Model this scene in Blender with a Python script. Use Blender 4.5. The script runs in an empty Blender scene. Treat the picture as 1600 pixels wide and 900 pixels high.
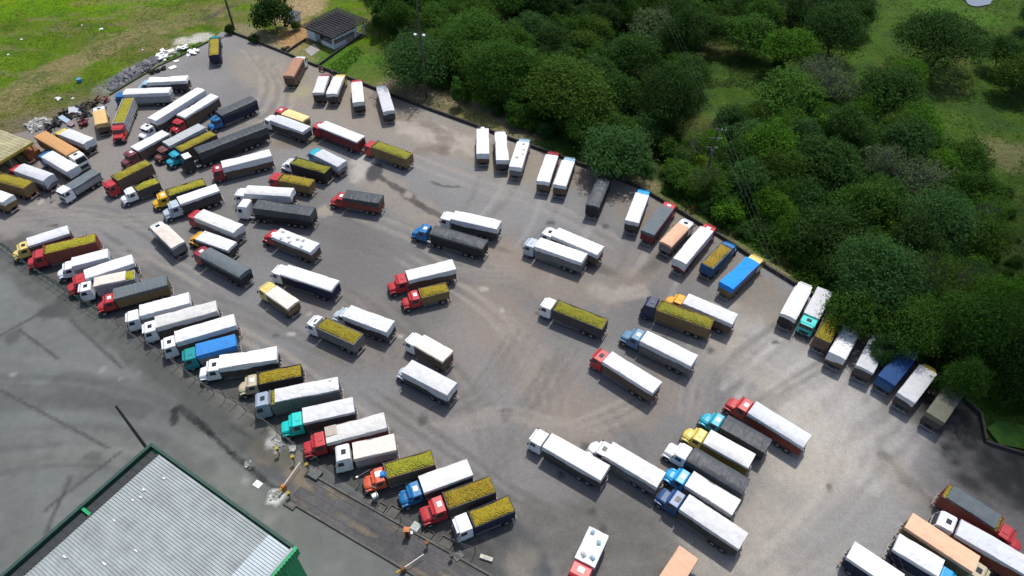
import bpy, bmesh, math, random
import numpy as np
from mathutils import Vector, Matrix, noise as mnoise, geometry as mgeo

R = math.radians
S = bpy.context.scene
COL = S.collection
random.seed(11)
rng = np.random.default_rng(7)

# ------------------------------------------------------------------ camera
CAM_H, CAM_D, CAM_F = 82.0, R(46.0), 1067.0 / 1600.0
cam_d = bpy.data.cameras.new('camera')
cam = bpy.data.objects.new('camera', cam_d); COL.objects.link(cam)
cam.location = (0, 0, CAM_H)
cam.rotation_euler = (R(90) - CAM_D, 0, 0)
cam_d.sensor_width = 36.0
cam_d.lens = 36.0 * CAM_F
cam_d.clip_start = 0.5
cam_d.clip_end = 8000
S.camera = cam

# ------------------------------------------------------------------ sky, sun, exposure
SUN_EL, SUN_AZ = R(66.0), R(19.0)
world = bpy.data.worlds.new('World'); S.world = world
world.use_nodes = True
wn = world.node_tree
sky = wn.nodes.new('ShaderNodeTexSky'); sky.sky_type = 'NISHITA'
sky.sun_disc = False
sky.sun_elevation = SUN_EL; sky.sun_rotation = SUN_AZ
sky.air_density = 1.0; sky.dust_density = 2.5; sky.ozone_density = 1.0
wn.links.new(sky.outputs[0], wn.nodes['Background'].inputs[0])
wn.nodes['Background'].inputs[1].default_value = 0.115
sun_d = bpy.data.lights.new('sun', 'SUN')
sun_d.energy = 2.85; sun_d.angle = R(2.0); sun_d.color = (1.0, 0.955, 0.89)
sun = bpy.data.objects.new('sun', sun_d); COL.objects.link(sun)
SUNV = Vector((math.sin(SUN_AZ) * math.cos(SUN_EL), math.cos(SUN_AZ) * math.cos(SUN_EL), math.sin(SUN_EL)))
sun.rotation_euler = SUNV.to_track_quat('Z', 'Y').to_euler()
sun.location = (40, 120, 300)
vs = S.view_settings
S.display_settings.display_device = 'sRGB'
vs.view_transform = 'Standard'; vs.look = 'None'; vs.exposure = 0.40; vs.gamma = 1.0
vs.use_curve_mapping = False

# ------------------------------------------------------------------ helpers
def at(px, py, h=0.0):
    """point of the place at height h that the survey photo shows at (px, py)"""
    u = (px - 800) / 1067.0; v = (py - 450) / 1067.0
    c, s = math.cos(CAM_D), math.sin(CAM_D)
    d = (u, c - v * s, -s - v * c)
    t = (CAM_H - h) / -d[2]
    return (d[0] * t, d[1] * t)

def at_arr(pts, h=0.0):
    return [at(x, y, h) for x, y in pts]

def link(o, parent=None):
    COL.objects.link(o)
    if parent is not None:
        o.parent = parent
    return o

def tag(o, label=None, cat=None, group=None, kind=None):
    if label: o['label'] = label
    if cat: o['category'] = cat
    if group: o['group'] = group
    if kind: o['kind'] = kind
    return o

def empty(name, loc, rz=0.0):
    o = bpy.data.objects.new(name, None)
    o.empty_display_size = 0.5
    o.location = loc; o.rotation_euler = (0, 0, rz)
    COL.objects.link(o)
    return o

class MB:
    """collects faces of one mesh"""
    def __init__(self):
        self.v = []; self.f = []; self.m = []; self.mi = 0; self.smooth = []
        self.sm = False
    def add(self, vs, fs):
        b = len(self.v)
        self.v += [tuple(p) for p in vs]
        for f in fs:
            self.f.append([b + i for i in f]); self.m.append(self.mi); self.smooth.append(self.sm)
        return self
    def box(self, x0, x1, y0, y1, z0, z1):
        vs = [(x0, y0, z0), (x1, y0, z0), (x1, y1, z0), (x0, y1, z0), (x0, y0, z1), (x1, y0, z1), (x1, y1, z1), (x0, y1, z1)]
        return self.add(vs, [(0, 3, 2, 1), (4, 5, 6, 7), (0, 1, 5, 4), (1, 2, 6, 5), (2, 3, 7, 6), (3, 0, 4, 7)])
    def obox(self, c, sx, sy, sz, rz=0.0, rx=0.0, ry=0.0):
        M = Matrix.Translation(c) @ Matrix.Rotation(rz, 4, 'Z') @ Matrix.Rotation(ry, 4, 'Y') @ Matrix.Rotation(rx, 4, 'X')
        q = MB(); q.box(-sx / 2, sx / 2, -sy / 2, sy / 2, -sz / 2, sz / 2)
        return self.add([M @ Vector(p) for p in q.v], q.f)
    def tube(self, pts, r, n=8, cap=True, r1=None):
        """tube along a polyline, radius r -> r1"""
        pts = [Vector(p) for p in pts]
        rows = []
        for i, p in enumerate(pts):
            if i == 0: d = pts[1] - pts[0]
            elif i == len(pts) - 1: d = pts[-1] - pts[-2]
            else: d = pts[i + 1] - pts[i - 1]
            d.normalize()
            a = Vector((0, 0, 1)) if abs(d.z) < .9 else Vector((1, 0, 0))
            u = d.cross(a).normalized(); w = d.cross(u)
            k = i / (len(pts) - 1)
            rr = r if r1 is None else r * (1 - k) + r1 * k
            rows.append([p + (u * math.cos(2 * math.pi * j / n) + w * math.sin(2 * math.pi * j / n)) * rr for j in range(n)])
        vs = [q for row in rows for q in row]
        fs = []
        for i in range(len(rows) - 1):
            for j in range(n):
                fs.append((i * n + j, i * n + (j + 1) % n, (i + 1) * n + (j + 1) % n, (i + 1) * n + j))
        if cap:
            fs.append(tuple(range(n - 1, -1, -1))); fs.append(tuple((len(rows) - 1) * n + j for j in range(n)))
        return self.add(vs, fs)
    def profile(self, prof, y0, y1):
        """extrude a closed x-z outline along y"""
        n = len(prof)
        vs = [(x, y0, z) for x, z in prof] + [(x, y1, z) for x, z in prof]
        fs = [(i, (i + 1) % n, n + (i + 1) % n, n + i) for i in range(n)]
        fs.append(tuple(range(n - 1, -1, -1))); fs.append(tuple(range(n, 2 * n)))
        return self.add(vs, fs)
    def mesh(self, name, mats, bevel=0.0, seg=1):
        me = bpy.data.meshes.new(name)
        me.from_pydata(self.v, [], self.f)
        if not isinstance(mats, (list, tuple)): mats = [mats]
        for m in mats: me.materials.append(m)
        me.polygons.foreach_set('material_index', self.m)
        me.polygons.foreach_set('use_smooth', self.smooth)
        bm = bmesh.new(); bm.from_mesh(me)
        bmesh.ops.recalc_face_normals(bm, faces=bm.faces)
        if bevel:
            es = [e for e in bm.edges if len(e.link_faces) == 2 and e.calc_face_angle(0) > R(18)]
            bmesh.ops.bevel(bm, geom=es, offset=bevel, segments=seg, profile=0.6, affect='EDGES', clamp_overlap=True)
        bm.to_mesh(me); bm.free()
        me.update()
        return me
    def obj(self, name, mats, parent=None, bevel=0.0, seg=1):
        return link(bpy.data.objects.new(name, self.mesh(name, mats, bevel, seg)), parent)

def ob(name, me, parent=None, loc=(0, 0, 0), rot=(0, 0, 0), scale=None):
    o = bpy.data.objects.new(name, me)
    o.location = loc; o.rotation_euler = rot
    if scale: o.scale = scale
    return link(o, parent)

def copy_tree(o, parent=None):
    c = o.copy(); COL.objects.link(c); c.parent = parent
    for ch in list(o.children): copy_tree(ch, c)
    return c

# value noise on numpy arrays, used for soil and wear patterns
def vnoise(x, y, seed):
    xi = np.floor(x).astype(np.int64); yi = np.floor(y).astype(np.int64)
    xf = x - xi; yf = y - yi
    def h(a, b):
        n = (a * 374761393 + b * 668265263 + seed * 1442695041) & 0xFFFFFFFF
        n = ((n ^ (n >> 13)) * 1274126177) & 0xFFFFFFFF
        n = n ^ (n >> 16)
        return (n & 0xFFFF) / 65535.0
    u = xf * xf * (3 - 2 * xf); w = yf * yf * (3 - 2 * yf)
    return (h(xi, yi) * (1 - u) + h(xi + 1, yi) * u) * (1 - w) + (h(xi, yi + 1) * (1 - u) + h(xi + 1, yi + 1) * u) * w

def fbm(x, y, scale, seed, octv=4):
    x = x / scale; y = y / scale
    a = 0.5; s = 0.0; tot = 0.0
    for o in range(octv):
        s = s + a * vnoise(x + 17.3 * o, y - 9.1 * o, seed + o); tot += a
        a *= 0.5; x = x * 2.03; y = y * 2.03
    return s / tot

def seg_dist(X, Y, pts):
    best = np.full(X.shape, 1e9)
    for (ax, ay), (bx, by) in zip(pts[:-1], pts[1:]):
        dx, dy = bx - ax, by - ay
        t = np.clip(((X - ax) * dx + (Y - ay) * dy) / (dx * dx + dy * dy + 1e-9), 0, 1)
        best = np.minimum(best, np.hypot(X - ax - t * dx, Y - ay - t * dy))
    return best

def spline(pts, n=8):
    """Catmull-Rom through the points"""
    P = [pts[0]] + list(pts) + [pts[-1]]
    out = []
    for i in range(1, len(P) - 2):
        p0, p1, p2, p3 = [np.array(P[i + k], float) for k in (-1, 0, 1, 2)]
        for k in range(n):
            t = k / n
            out.append(tuple(0.5 * (2 * p1 + (p2 - p0) * t + (2 * p0 - 5 * p1 + 4 * p2 - p3) * t * t + (3 * p1 - p0 - 3 * p2 + p3) * t ** 3)))
    out.append(tuple(P[-2]))
    return out

def sstep(a, b, x):
    t = np.clip((x - a) / (b - a), 0, 1)
    return t * t * (3 - 2 * t)

# ------------------------------------------------------------------ materials
def nt(m):
    m.use_nodes = True
    return m.node_tree

MATS = {}
def bsdf(m): return m.node_tree.nodes['Principled BSDF']

def plain(name, col, rough=0.5, metal=0.0, var=0.12, scale=2.0, spec=0.4, bump=0.0, coat=0.0):
    """paint or dull surface with grime from object-space noise and a small shift per object"""
    if name in MATS: return MATS[name]
    m = bpy.data.materials.new(name); t = nt(m); N = t.nodes; L = t.links
    b = N['Principled BSDF']
    tc = N.new('ShaderNodeTexCoord'); nz = N.new('ShaderNodeTexNoise')
    nz.inputs['Scale'].default_value = scale; nz.inputs['Detail'].default_value = 6; nz.inputs['Roughness'].default_value = 0.65
    oi = N.new('ShaderNodeObjectInfo')
    ad = N.new('ShaderNodeVectorMath'); ad.operation = 'ADD'
    cx = N.new('ShaderNodeCombineXYZ')
    ml = N.new('ShaderNodeMath'); ml.operation = 'MULTIPLY'; ml.inputs[1].default_value = 37.0
    L.new(oi.outputs['Random'], ml.inputs[0]); L.new(ml.outputs[0], cx.inputs[0]); L.new(ml.outputs[0], cx.inputs[1])
    L.new(tc.outputs['Object'], ad.inputs[0]); L.new(cx.outputs[0], ad.inputs[1]); L.new(ad.outputs[0], nz.inputs['Vector'])
    mr = N.new('ShaderNodeMapRange'); mr.inputs['From Min'].default_value = 0.3; mr.inputs['From Max'].default_value = 0.75
    mr.inputs['To Min'].default_value = 1.0 + var * 0.4; mr.inputs['To Max'].default_value = 1.0 - var
    L.new(nz.outputs['Fac'], mr.inputs['Value'])
    hs = N.new('ShaderNodeHueSaturation'); hs.inputs['Color'].default_value = (*col, 1)
    L.new(mr.outputs[0], hs.inputs['Value'])
    L.new(hs.outputs[0], b.inputs['Base Color'])
    b.inputs['Roughness'].default_value = rough; b.inputs['Metallic'].default_value = metal
    b.inputs['Specular IOR Level'].default_value = spec
    if coat: b.inputs['Coat Weight'].default_value = coat
    if bump:
        bp = N.new('ShaderNodeBump'); bp.inputs['Strength'].default_value = bump; bp.inputs['Distance'].default_value = 0.05
        L.new(nz.outputs['Fac'], bp.inputs['Height']); L.new(bp.outputs[0], b.inputs['Normal'])
    MATS[name] = m
    return m

def tarp_mat(name, col, dirt=(0.45, 0.42, 0.36), amount=0.35, rough=0.75, wr=0.9):
    """woven cover: creases, dust and stains that stay on the cloth"""
    if name in MATS: return MATS[name]
    m = bpy.data.materials.new(name); t = nt(m); N = t.nodes; L = t.links
    b = N['Principled BSDF']
    tc = N.new('ShaderNodeTexCoord'); oi = N.new('ShaderNodeObjectInfo')
    ml = N.new('ShaderNodeMath'); ml.operation = 'MULTIPLY'; ml.inputs[1].default_value = 91.0
    cx = N.new('ShaderNodeCombineXYZ'); ad = N.new('ShaderNodeVectorMath'); ad.operation = 'ADD'
    L.new(oi.outputs['Random'], ml.inputs[0]); L.new(ml.outputs[0], cx.inputs[0]); L.new(ml.outputs[0], cx.inputs[1])
    L.new(tc.outputs['Object'], ad.inputs[0]); L.new(cx.outputs[0], ad.inputs[1])
    n1 = N.new('ShaderNodeTexNoise'); n1.inputs['Scale'].default_value = 0.9; n1.inputs['Detail'].default_value = 8; n1.inputs['Roughness'].default_value = 0.62
    n1.inputs['Distortion'].default_value = 0.6
    L.new(ad.outputs[0], n1.inputs['Vector'])
    cr = N.new('ShaderNodeMapRange'); cr.inputs['From Min'].default_value = 0.48; cr.inputs['From Max'].default_value = 0.78
    cr.inputs['To Min'].default_value = 0.0; cr.inputs['To Max'].default_value = amount
    L.new(n1.outputs['Fac'], cr.inputs['Value'])
    mx = N.new('ShaderNodeMix'); mx.data_type = 'RGBA'
    mx.inputs['A'].default_value = (*col, 1); mx.inputs['B'].default_value = (*dirt, 1)
    L.new(cr.outputs[0], mx.inputs['Factor'])
    # value shift per cover
    hs = N.new('ShaderNodeHueSaturation')
    mr = N.new('ShaderNodeMapRange'); mr.inputs['To Min'].default_value = 0.80; mr.inputs['To Max'].default_value = 1.04
    L.new(oi.outputs['Random'], mr.inputs['Value']); L.new(mr.outputs[0], hs.inputs['Value'])
    L.new(mx.outputs['Result'], hs.inputs['Color']); L.new(hs.outputs[0], b.inputs['Base Color'])
    b.inputs['Roughness'].default_value = rough; b.inputs['Specular IOR Level'].default_value = 0.3
    # creases across the load
    mp = N.new('ShaderNodeMapping'); mp.inputs['Scale'].default_value = (1.1, 0.45, 0.45)
    L.new(ad.outputs[0], mp.inputs['Vector'])
    n2 = N.new('ShaderNodeTexNoise'); n2.inputs['Scale'].default_value = 1.5; n2.inputs['Detail'].default_value = 5; n2.inputs['Distortion'].default_value = 1.2
    L.new(mp.outputs[0], n2.inputs['Vector'])
    bp = N.new('ShaderNodeBump'); bp.inputs['Strength'].default_value = wr; bp.inputs['Distance'].default_value = 0.15
    L.new(n2.outputs['Fac'], bp.inputs['Height']); L.new(bp.outputs[0], b.inputs['Normal'])
    MATS[name] = m
    return m

def fruit_mat(name, c1, c2, c3):
    if name in MATS: return MATS[name]
    m = bpy.data.materials.new(name); t = nt(m); N = t.nodes; L = t.links
    b = N['Principled BSDF']
    tc = N.new('ShaderNodeTexCoord')
    vo = N.new('ShaderNodeTexVoronoi'); vo.inputs['Scale'].default_value = 5.2
    L.new(tc.outputs['Object'], vo.inputs['Vector'])
    sp = N.new('ShaderNodeSeparateColor'); L.new(vo.outputs['Color'], sp.inputs[0])
    cr = N.new('ShaderNodeValToRGB')
    e = cr.color_ramp.elements
    e[0].position = 0.0; e[0].color = (*c3, 1); e[1].position = 1.0; e[1].color = (*c1, 1)
    k = e.new(0.35); k.color = (*c2, 1); k = e.new(0.6); k.color = (*c1, 1)
    nz = N.new('ShaderNodeTexNoise'); nz.inputs['Scale'].default_value = 0.8; nz.inputs['Detail'].default_value = 3
    L.new(tc.outputs['Object'], nz.inputs['Vector'])
    ma = N.new('ShaderNodeMath'); ma.operation = 'MULTIPLY_ADD'; ma.inputs[1].default_value = 0.7
    mb = N.new('ShaderNodeMath'); mb.operation = 'MULTIPLY'; mb.inputs[1].default_value = 0.32
    L.new(sp.outputs[0], ma.inputs[0]); L.new(nz.outputs['Fac'], mb.inputs[0]); L.new(mb.outputs[0], ma.inputs[2])
    L.new(ma.outputs[0], cr.inputs['Fac'])
    oi = N.new('ShaderNodeObjectInfo'); hs = N.new('ShaderNodeHueSaturation')
    r1 = N.new('ShaderNodeMapRange'); r1.inputs['To Min'].default_value = 0.488; r1.inputs['To Max'].default_value = 0.512
    r2 = N.new('ShaderNodeMapRange'); r2.inputs['To Min'].default_value = 0.82; r2.inputs['To Max'].default_value = 1.12
    L.new(oi.outputs['Random'], r1.inputs['Value']); L.new(r1.outputs[0], hs.inputs['Hue'])
    L.new(oi.outputs['Random'], r2.inputs['Value']); L.new(r2.outputs[0], hs.inputs['Value'])
    L.new(cr.outputs[0], hs.inputs['Color']); L.new(hs.outputs[0], b.inputs['Base Color'])
    b.inputs['Roughness'].default_value = 0.55; b.inputs['Specular IOR Level'].default_value = 0.35
    bp = N.new('ShaderNodeBump'); bp.invert = True; bp.inputs['Strength'].default_value = 1.0; bp.inputs['Distance'].default_value = 0.16
    L.new(vo.outputs['Distance'], bp.inputs['Height']); L.new(bp.outputs[0], b.inputs['Normal'])
    MATS[name] = m
    return m

def plank_mat(name, col, var=0.35):
    """side boards: rows of planks with worn, uneven colour"""
    if name in MATS: return MATS[name]
    m = bpy.data.materials.new(name); t = nt(m); N = t.nodes; L = t.links
    b = N['Principled BSDF']
    tc = N.new('ShaderNodeTexCoord')
    mp = N.new('ShaderNodeMapping'); mp.inputs['Scale'].default_value = (0.5, 0.5, 4.0)
    L.new(tc.outputs['Object'], mp.inputs['Vector'])
    nz = N.new('ShaderNodeTexNoise'); nz.inputs['Scale'].default_value = 1.6; nz.inputs['Detail'].default_value = 7
    L.new(mp.outputs[0], nz.inputs['Vector'])
    sx = N.new('ShaderNodeSeparateXYZ'); L.new(tc.outputs['Object'], sx.inputs[0])
    mu = N.new('ShaderNodeMath'); mu.operation = 'MULTIPLY'; mu.inputs[1].default_value = 3.4
    fr = N.new('ShaderNodeMath'); fr.operation = 'FRACT'
    lt = N.new('ShaderNodeMath'); lt.operation = 'LESS_THAN'; lt.inputs[1].default_value = 0.16
    L.new(sx.outputs[2], mu.inputs[0]); L.new(mu.outputs[0], fr.inputs[0]); L.new(fr.outputs[0], lt.inputs[0])
    mr = N.new('ShaderNodeMapRange'); mr.inputs['From Min'].default_value = 0.25; mr.inputs['From Max'].default_value = 0.75
    mr.inputs['To Min'].default_value = 1 - var; mr.inputs['To Max'].default_value = 1 + var
    L.new(nz.outputs['Fac'], mr.inputs['Value'])
    sb = N.new('ShaderNodeMath'); sb.operation = 'MULTIPLY_ADD'; sb.inputs[1].default_value = -0.45
    L.new(lt.outputs[0], sb.inputs[0]); L.new(mr.outputs[0], sb.inputs[2])
    hs = N.new('ShaderNodeHueSaturation'); hs.inputs['Color'].default_value = (*col, 1)
    L.new(sb.outputs[0], hs.inputs['Value']); L.new(hs.outputs[0], b.inputs['Base Color'])
    b.inputs['Roughness'].default_value = 0.75
    MATS[name] = m
    return m

def ground_mat(name, rough=0.92, speck=0.35, fine=14.0, bump=0.25, mid=1.3, midv=0.22):
    """colour laid in the mesh (soil, wear, stains) broken up by grit at several sizes"""
    m = bpy.data.materials.new(name); t = nt(m); N = t.nodes; L = t.links
    b = N['Principled BSDF']
    at_ = N.new('ShaderNodeAttribute'); at_.attribute_name = 'soil'
    tc = N.new('ShaderNodeTexCoord')
    n1 = N.new('ShaderNodeTexNoise'); n1.inputs['Scale'].default_value = mid; n1.inputs['Detail'].default_value = 9; n1.inputs['Roughness'].default_value = 0.7
    n2 = N.new('ShaderNodeTexNoise'); n2.inputs['Scale'].default_value = fine; n2.inputs['Detail'].default_value = 3; n2.inputs['Roughness'].default_value = 0.8
    L.new(tc.outputs['Object'], n1.inputs['Vector']); L.new(tc.outputs['Object'], n2.inputs['Vector'])
    a1 = N.new('ShaderNodeMapRange'); a1.inputs['From Min'].default_value = 0.28; a1.inputs['From Max'].default_value = 0.72
    a1.inputs['To Min'].default_value = 1 - midv; a1.inputs['To Max'].default_value = 1 + midv
    a2 = N.new('ShaderNodeMapRange'); a2.inputs['From Min'].default_value = 0.3; a2.inputs['From Max'].default_value = 0.7
    a2.inputs['To Min'].default_value = 1 - speck; a2.inputs['To Max'].default_value = 1 + speck
    L.new(n1.outputs['Fac'], a1.inputs['Value']); L.new(n2.outputs['Fac'], a2.inputs['Value'])
    mu = N.new('ShaderNodeMath'); mu.operation = 'MULTIPLY'
    L.new(a1.outputs[0], mu.inputs[0]); L.new(a2.outputs[0], mu.inputs[1])
    hs = N.new('ShaderNodeHueSaturation'); L.new(at_.outputs['Color'], hs.inputs['Color']); L.new(mu.outputs[0], hs.inputs['Value'])
    L.new(hs.outputs[0], b.inputs['Base Color'])
    b.inputs['Roughness'].default_value = rough; b.inputs['Specular IOR Level'].default_value = 0.25
    bp = N.new('ShaderNodeBump'); bp.inputs['Strength'].default_value = bump; bp.inputs['Distance'].default_value = 0.12
    L.new(mu.outputs[0], bp.inputs['Height']); L.new(bp.outputs[0], b.inputs['Normal'])
    return m

def leaf_mat(name):
    m = bpy.data.materials.new(name); t = nt(m); N = t.nodes; L = t.links
    b = N['Principled BSDF']
    oi = N.new('ShaderNodeObjectInfo')
    at_ = N.new('ShaderNodeAttribute'); at_.attribute_name = 'tint'
    hs = N.new('ShaderNodeHueSaturation'); L.new(oi.outputs['Color'], hs.inputs['Color'])
    sp = N.new('ShaderNodeSeparateColor'); L.new(at_.outputs['Color'], sp.inputs[0])
    v = N.new('ShaderNodeMapRange'); v.inputs['To Min'].default_value = 0.62; v.inputs['To Max'].default_value = 1.42
    L.new(sp.outputs[0], v.inputs['Value']); L.new(v.outputs[0], hs.inputs['Value'])
    h = N.new('ShaderNodeMapRange'); h.inputs['To Min'].default_value = 0.485; h.inputs['To Max'].default_value = 0.515
    L.new(sp.outputs[1], h.inputs['Value']); L.new(h.outputs[0], hs.inputs['Hue'])
    L.new(hs.outputs[0], b.inputs['Base Color'])
    b.inputs['Roughness'].default_value = 0.8; b.inputs['Specular IOR Level'].default_value = 0.08
    tr = N.new('ShaderNodeBsdfTranslucent'); L.new(hs.outputs[0], tr.inputs['Color'])
    ms = N.new('ShaderNodeMixShader'); ms.inputs[0].default_value = 0.30
    L.new(b.outputs[0], ms.inputs[1]); L.new(tr.outputs[0], ms.inputs[2])
    L.new(ms.outputs[0], N['Material Output'].inputs['Surface'])
    return m

TARPS = {
 'white': ((0.70, 0.71, 0.72), (0.46, 0.45, 0.42), 0.55),
 'offwhite': ((0.66, 0.66, 0.64), (0.42, 0.40, 0.35), 0.5),
 'cream': ((0.72, 0.65, 0.58), (0.50, 0.40, 0.31), 0.5),
 'grey': ((0.46, 0.48, 0.50), (0.30, 0.30, 0.29), 0.5),
 'silver': ((0.62, 0.64, 0.67), (0.40, 0.40, 0.40), 0.5),
 'black': ((0.035, 0.040, 0.047), (0.12, 0.12, 0.12), 0.5),
 'charcoal': ((0.060, 0.068, 0.078), (0.14, 0.14, 0.14), 0.55),
 'slate': ((0.115, 0.140, 0.155), (0.19, 0.19, 0.18), 0.5),
 'blue': ((0.010, 0.26, 0.78), (0.03, 0.22, 0.55), 0.3),
 'midblue': ((0.03, 0.21, 0.56), (0.06, 0.20, 0.42), 0.4),
 'navy': ((0.014, 0.060, 0.19), (0.05, 0.09, 0.17), 0.5),
 'tan': ((0.50, 0.27, 0.11), (0.33, 0.18, 0.08), 0.5),
 'straw': ((0.62, 0.42, 0.18), (0.45, 0.30, 0.13), 0.5),
 'salmon': ((0.72, 0.44, 0.29), (0.50, 0.31, 0.20), 0.4),
 'rust': ((0.42, 0.23, 0.15), (0.30, 0.17, 0.11), 0.5),
 'paleyellow': ((0.72, 0.56, 0.26), (0.55, 0.42, 0.18), 0.4),
 'stain': ((0.40, 0.355, 0.305), (0.30, 0.26, 0.22), 0.6),
 'olive': ((0.17, 0.17, 0.12), (0.11, 0.11, 0.09), 0.6),
}
def tarp(c):
    a = TARPS[c]
    return tarp_mat('tarp_' + c, a[0], a[1], a[2], rough=0.5 if c in ('black', 'charcoal') else 0.75)
FRUIT = {
 'yellow': fruit_mat('fruit_yellow', (0.30, 0.248, 0.006), (0.24, 0.215, 0.007), (0.13, 0.135, 0.006)),
 'green': fruit_mat('fruit_green', (0.27, 0.25, 0.010), (0.19, 0.21, 0.010), (0.10, 0.13, 0.008)),
 'ripe': fruit_mat('fruit_ripe', (0.325, 0.245, 0.006), (0.25, 0.205, 0.006), (0.13, 0.11, 0.005)),
 'brown': fruit_mat('fruit_brown', (0.30, 0.19, 0.015), (0.25, 0.15, 0.012), (0.12, 0.08, 0.008)),
}
PAINT = {
 'white': (0.76, 0.78, 0.80), 'red': (0.44, 0.030, 0.036), 'darkred': (0.27, 0.020, 0.035), 'orange': (0.62, 0.105, 0.045),
 'maroon': (0.19, 0.045, 0.055), 'brownred': (0.17, 0.065, 0.060), 'blue': (0.010, 0.145, 0.36), 'skyblue': (0.012, 0.30, 0.62),
 'darkblue': (0.012, 0.060, 0.19), 'navy': (0.018, 0.028, 0.075), 'steelblue': (0.10, 0.22, 0.34), 'cyan': (0.02, 0.34, 0.46),
 'teal': (0.006, 0.25, 0.26), 'turquoise': (0.006, 0.52, 0.48), 'yellow': (0.70, 0.40, 0.012), 'amber': (0.72, 0.34, 0.02),
 'paleyellow': (0.68, 0.53, 0.16), 'beige': (0.46, 0.41, 0.28), 'silver': (0.42, 0.50, 0.56), 'greyblue': (0.28, 0.34, 0.42),
 'black': (0.018, 0.018, 0.022), 'lightblue': (0.30, 0.46, 0.56), 'lemon': (0.60, 0.49, 0.10),
}
def paint(c): return plain('paint_' + c, PAINT[c], rough=0.38, var=0.22, scale=1.6, spec=0.5)
BED = {
 'grey': (0.17, 0.17, 0.165), 'brown': (0.125, 0.085, 0.060), 'wood': (0.20, 0.135, 0.06), 'dark': (0.065, 0.060, 0.056),
 'red': (0.15, 0.025, 0.028), 'redbrown': (0.22, 0.055, 0.035), 'white': (0.55, 0.55, 0.53), 'blue': (0.03, 0.10, 0.22),
 'navy': (0.012, 0.016, 0.05), 'black': (0.022, 0.022, 0.024), 'yellow': (0.25, 0.19, 0.04), 'silver': (0.34, 0.35, 0.36),
}
def bed(c): return plank_mat('boards_' + c, BED[c])
M_GLASS = plain('dark_glass', (0.018, 0.024, 0.032), rough=0.12, var=0.2, spec=0.6)
M_TYRE = plain('tyre_rubber', (0.022, 0.021, 0.020), rough=0.85, var=0.3)
M_RIM = plain('rim_steel', (0.26, 0.25, 0.24), rough=0.5, var=0.4)
M_CHAS = plain('chassis_steel', (0.035, 0.032, 0.030), rough=0.7, var=0.3)
M_TANK = plain('tank_metal', (0.40, 0.41, 0.42), rough=0.4, metal=0.6)
M_BAR = plain('pale_bar', (0.30, 0.28, 0.26), rough=0.6, var=0.4)
M_LAMP = plain('lamp_glass', (0.65, 0.66, 0.64), rough=0.2)
M_TAIL = plain('tail_lens', (0.30, 0.012, 0.012), rough=0.25)
M_DARK = plain('dark_plastic', (0.03, 0.03, 0.032), rough=0.6)
M_HATCHW = plain('white_panel', (0.82, 0.82, 0.82), rough=0.35, var=0.08)
M_CONC = plain('old_concrete', (0.30, 0.285, 0.26), rough=0.9, var=0.4, scale=1.2, bump=0.4)
M_WALL = plain('dark_masonry', (0.055, 0.052, 0.048), rough=0.95, var=0.5, scale=1.0)
M_POLE = plain('weathered_pole', (0.085, 0.078, 0.070), rough=0.9, var=0.3)
M_WIRE = plain('wire_steel', (0.20, 0.20, 0.20), rough=0.5)

# ------------------------------------------------------------------ the setting: ground, lot, yard, slabs
LOT_PX = [(-60, 345), (-70, 255), (0, 214), (50, 203), (100, 186), (140, 172), (172, 150), (210, 127), (249, 104), (290, 85), (325, 67), (345, 50), (358, 50), (400, 66), (446, 84),
          (470, 95), (496, 105), (556, 128), (616, 152), (668, 171), (720, 190), (790, 216), (854, 239), (925, 266), (996, 293), (1045, 322), (1090, 350),
          (1150, 388), (1212, 428), (1270, 464), (1330, 503), (1390, 542), (1450, 582), (1500, 620), (1530, 650), (1538, 690), (1570, 702), (1640, 722),
          (1760, 790), (1700, 960), (900, 990), (770, 915), (700, 868), (640, 826), (560, 768), (470, 706), (426, 670), (366, 629), (310, 597), (258, 558), (206, 527), (166, 496), (108, 460), (46, 418), (0, 383)]
LOT = at_arr(LOT_PX)

def inside(X, Y, poly):
    c = np.zeros(X.shape, bool)
    n = len(poly)
    for i in range(n):
        x0, y0 = poly[i]; x1, y1 = poly[(i + 1) % n]
        k = ((y0 > Y) != (y1 > Y)) & (X < (x1 - x0) * (Y - y0) / (y1 - y0 + 1e-12) + x0)
        c ^= k
    return c

def sheet(name, poly, step, z, colour, mat):
    """flat polygon with a fine inner grid so that soil colour can vary"""
    xs = [p[0] for p in poly]; ys = [p[1] for p in poly]
    gx, gy = np.meshgrid(np.arange(min(xs), max(xs), step), np.arange(min(ys), max(ys), step))
    gx = gx.ravel(); gy = gy.ravel()
    gx = gx + rng.uniform(-.2, .2, gx.size) * step; gy = gy + rng.uniform(-.2, .2, gy.size) * step
    ok = inside(gx, gy, poly) & (seg_dist(gx, gy, list(poly) + [poly[0]]) > step * .5)
    gx, gy = gx[ok], gy[ok]
    pts = [Vector(p) for p in poly] + [Vector((a, b)) for a, b in zip(gx, gy)]
    n = len(poly)
    v2, e2, f2, *_ = mgeo.delaunay_2d_cdt(pts, [], [list(range(n))], 1, 1e-4)
    V = np.array([(p[0], p[1], z) for p in v2])
    me = bpy.data.meshes.new(name)
    me.from_pydata(V.tolist(), [], f2)
    c = colour(V[:, 0], V[:, 1])
    ca = me.color_attributes.new('soil', 'FLOAT_COLOR', 'POINT')
    ca.data.foreach_set('color', np.concatenate([np.clip(c, 0.004, 0.9), np.ones((len(V), 1))], 1).astype(np.float32).ravel())
    me.materials.append(mat)
    if me.polygons[0].normal.z < 0: me.flip_normals()
    o = bpy.data.objects.new(name, me); COL.objects.link(o)
    tag(o, kind='structure')
    return o

def mixc(c, col, k):
    return c * (1 - k[:, None]) + np.array(col)[None, :] * k[:, None]

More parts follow.
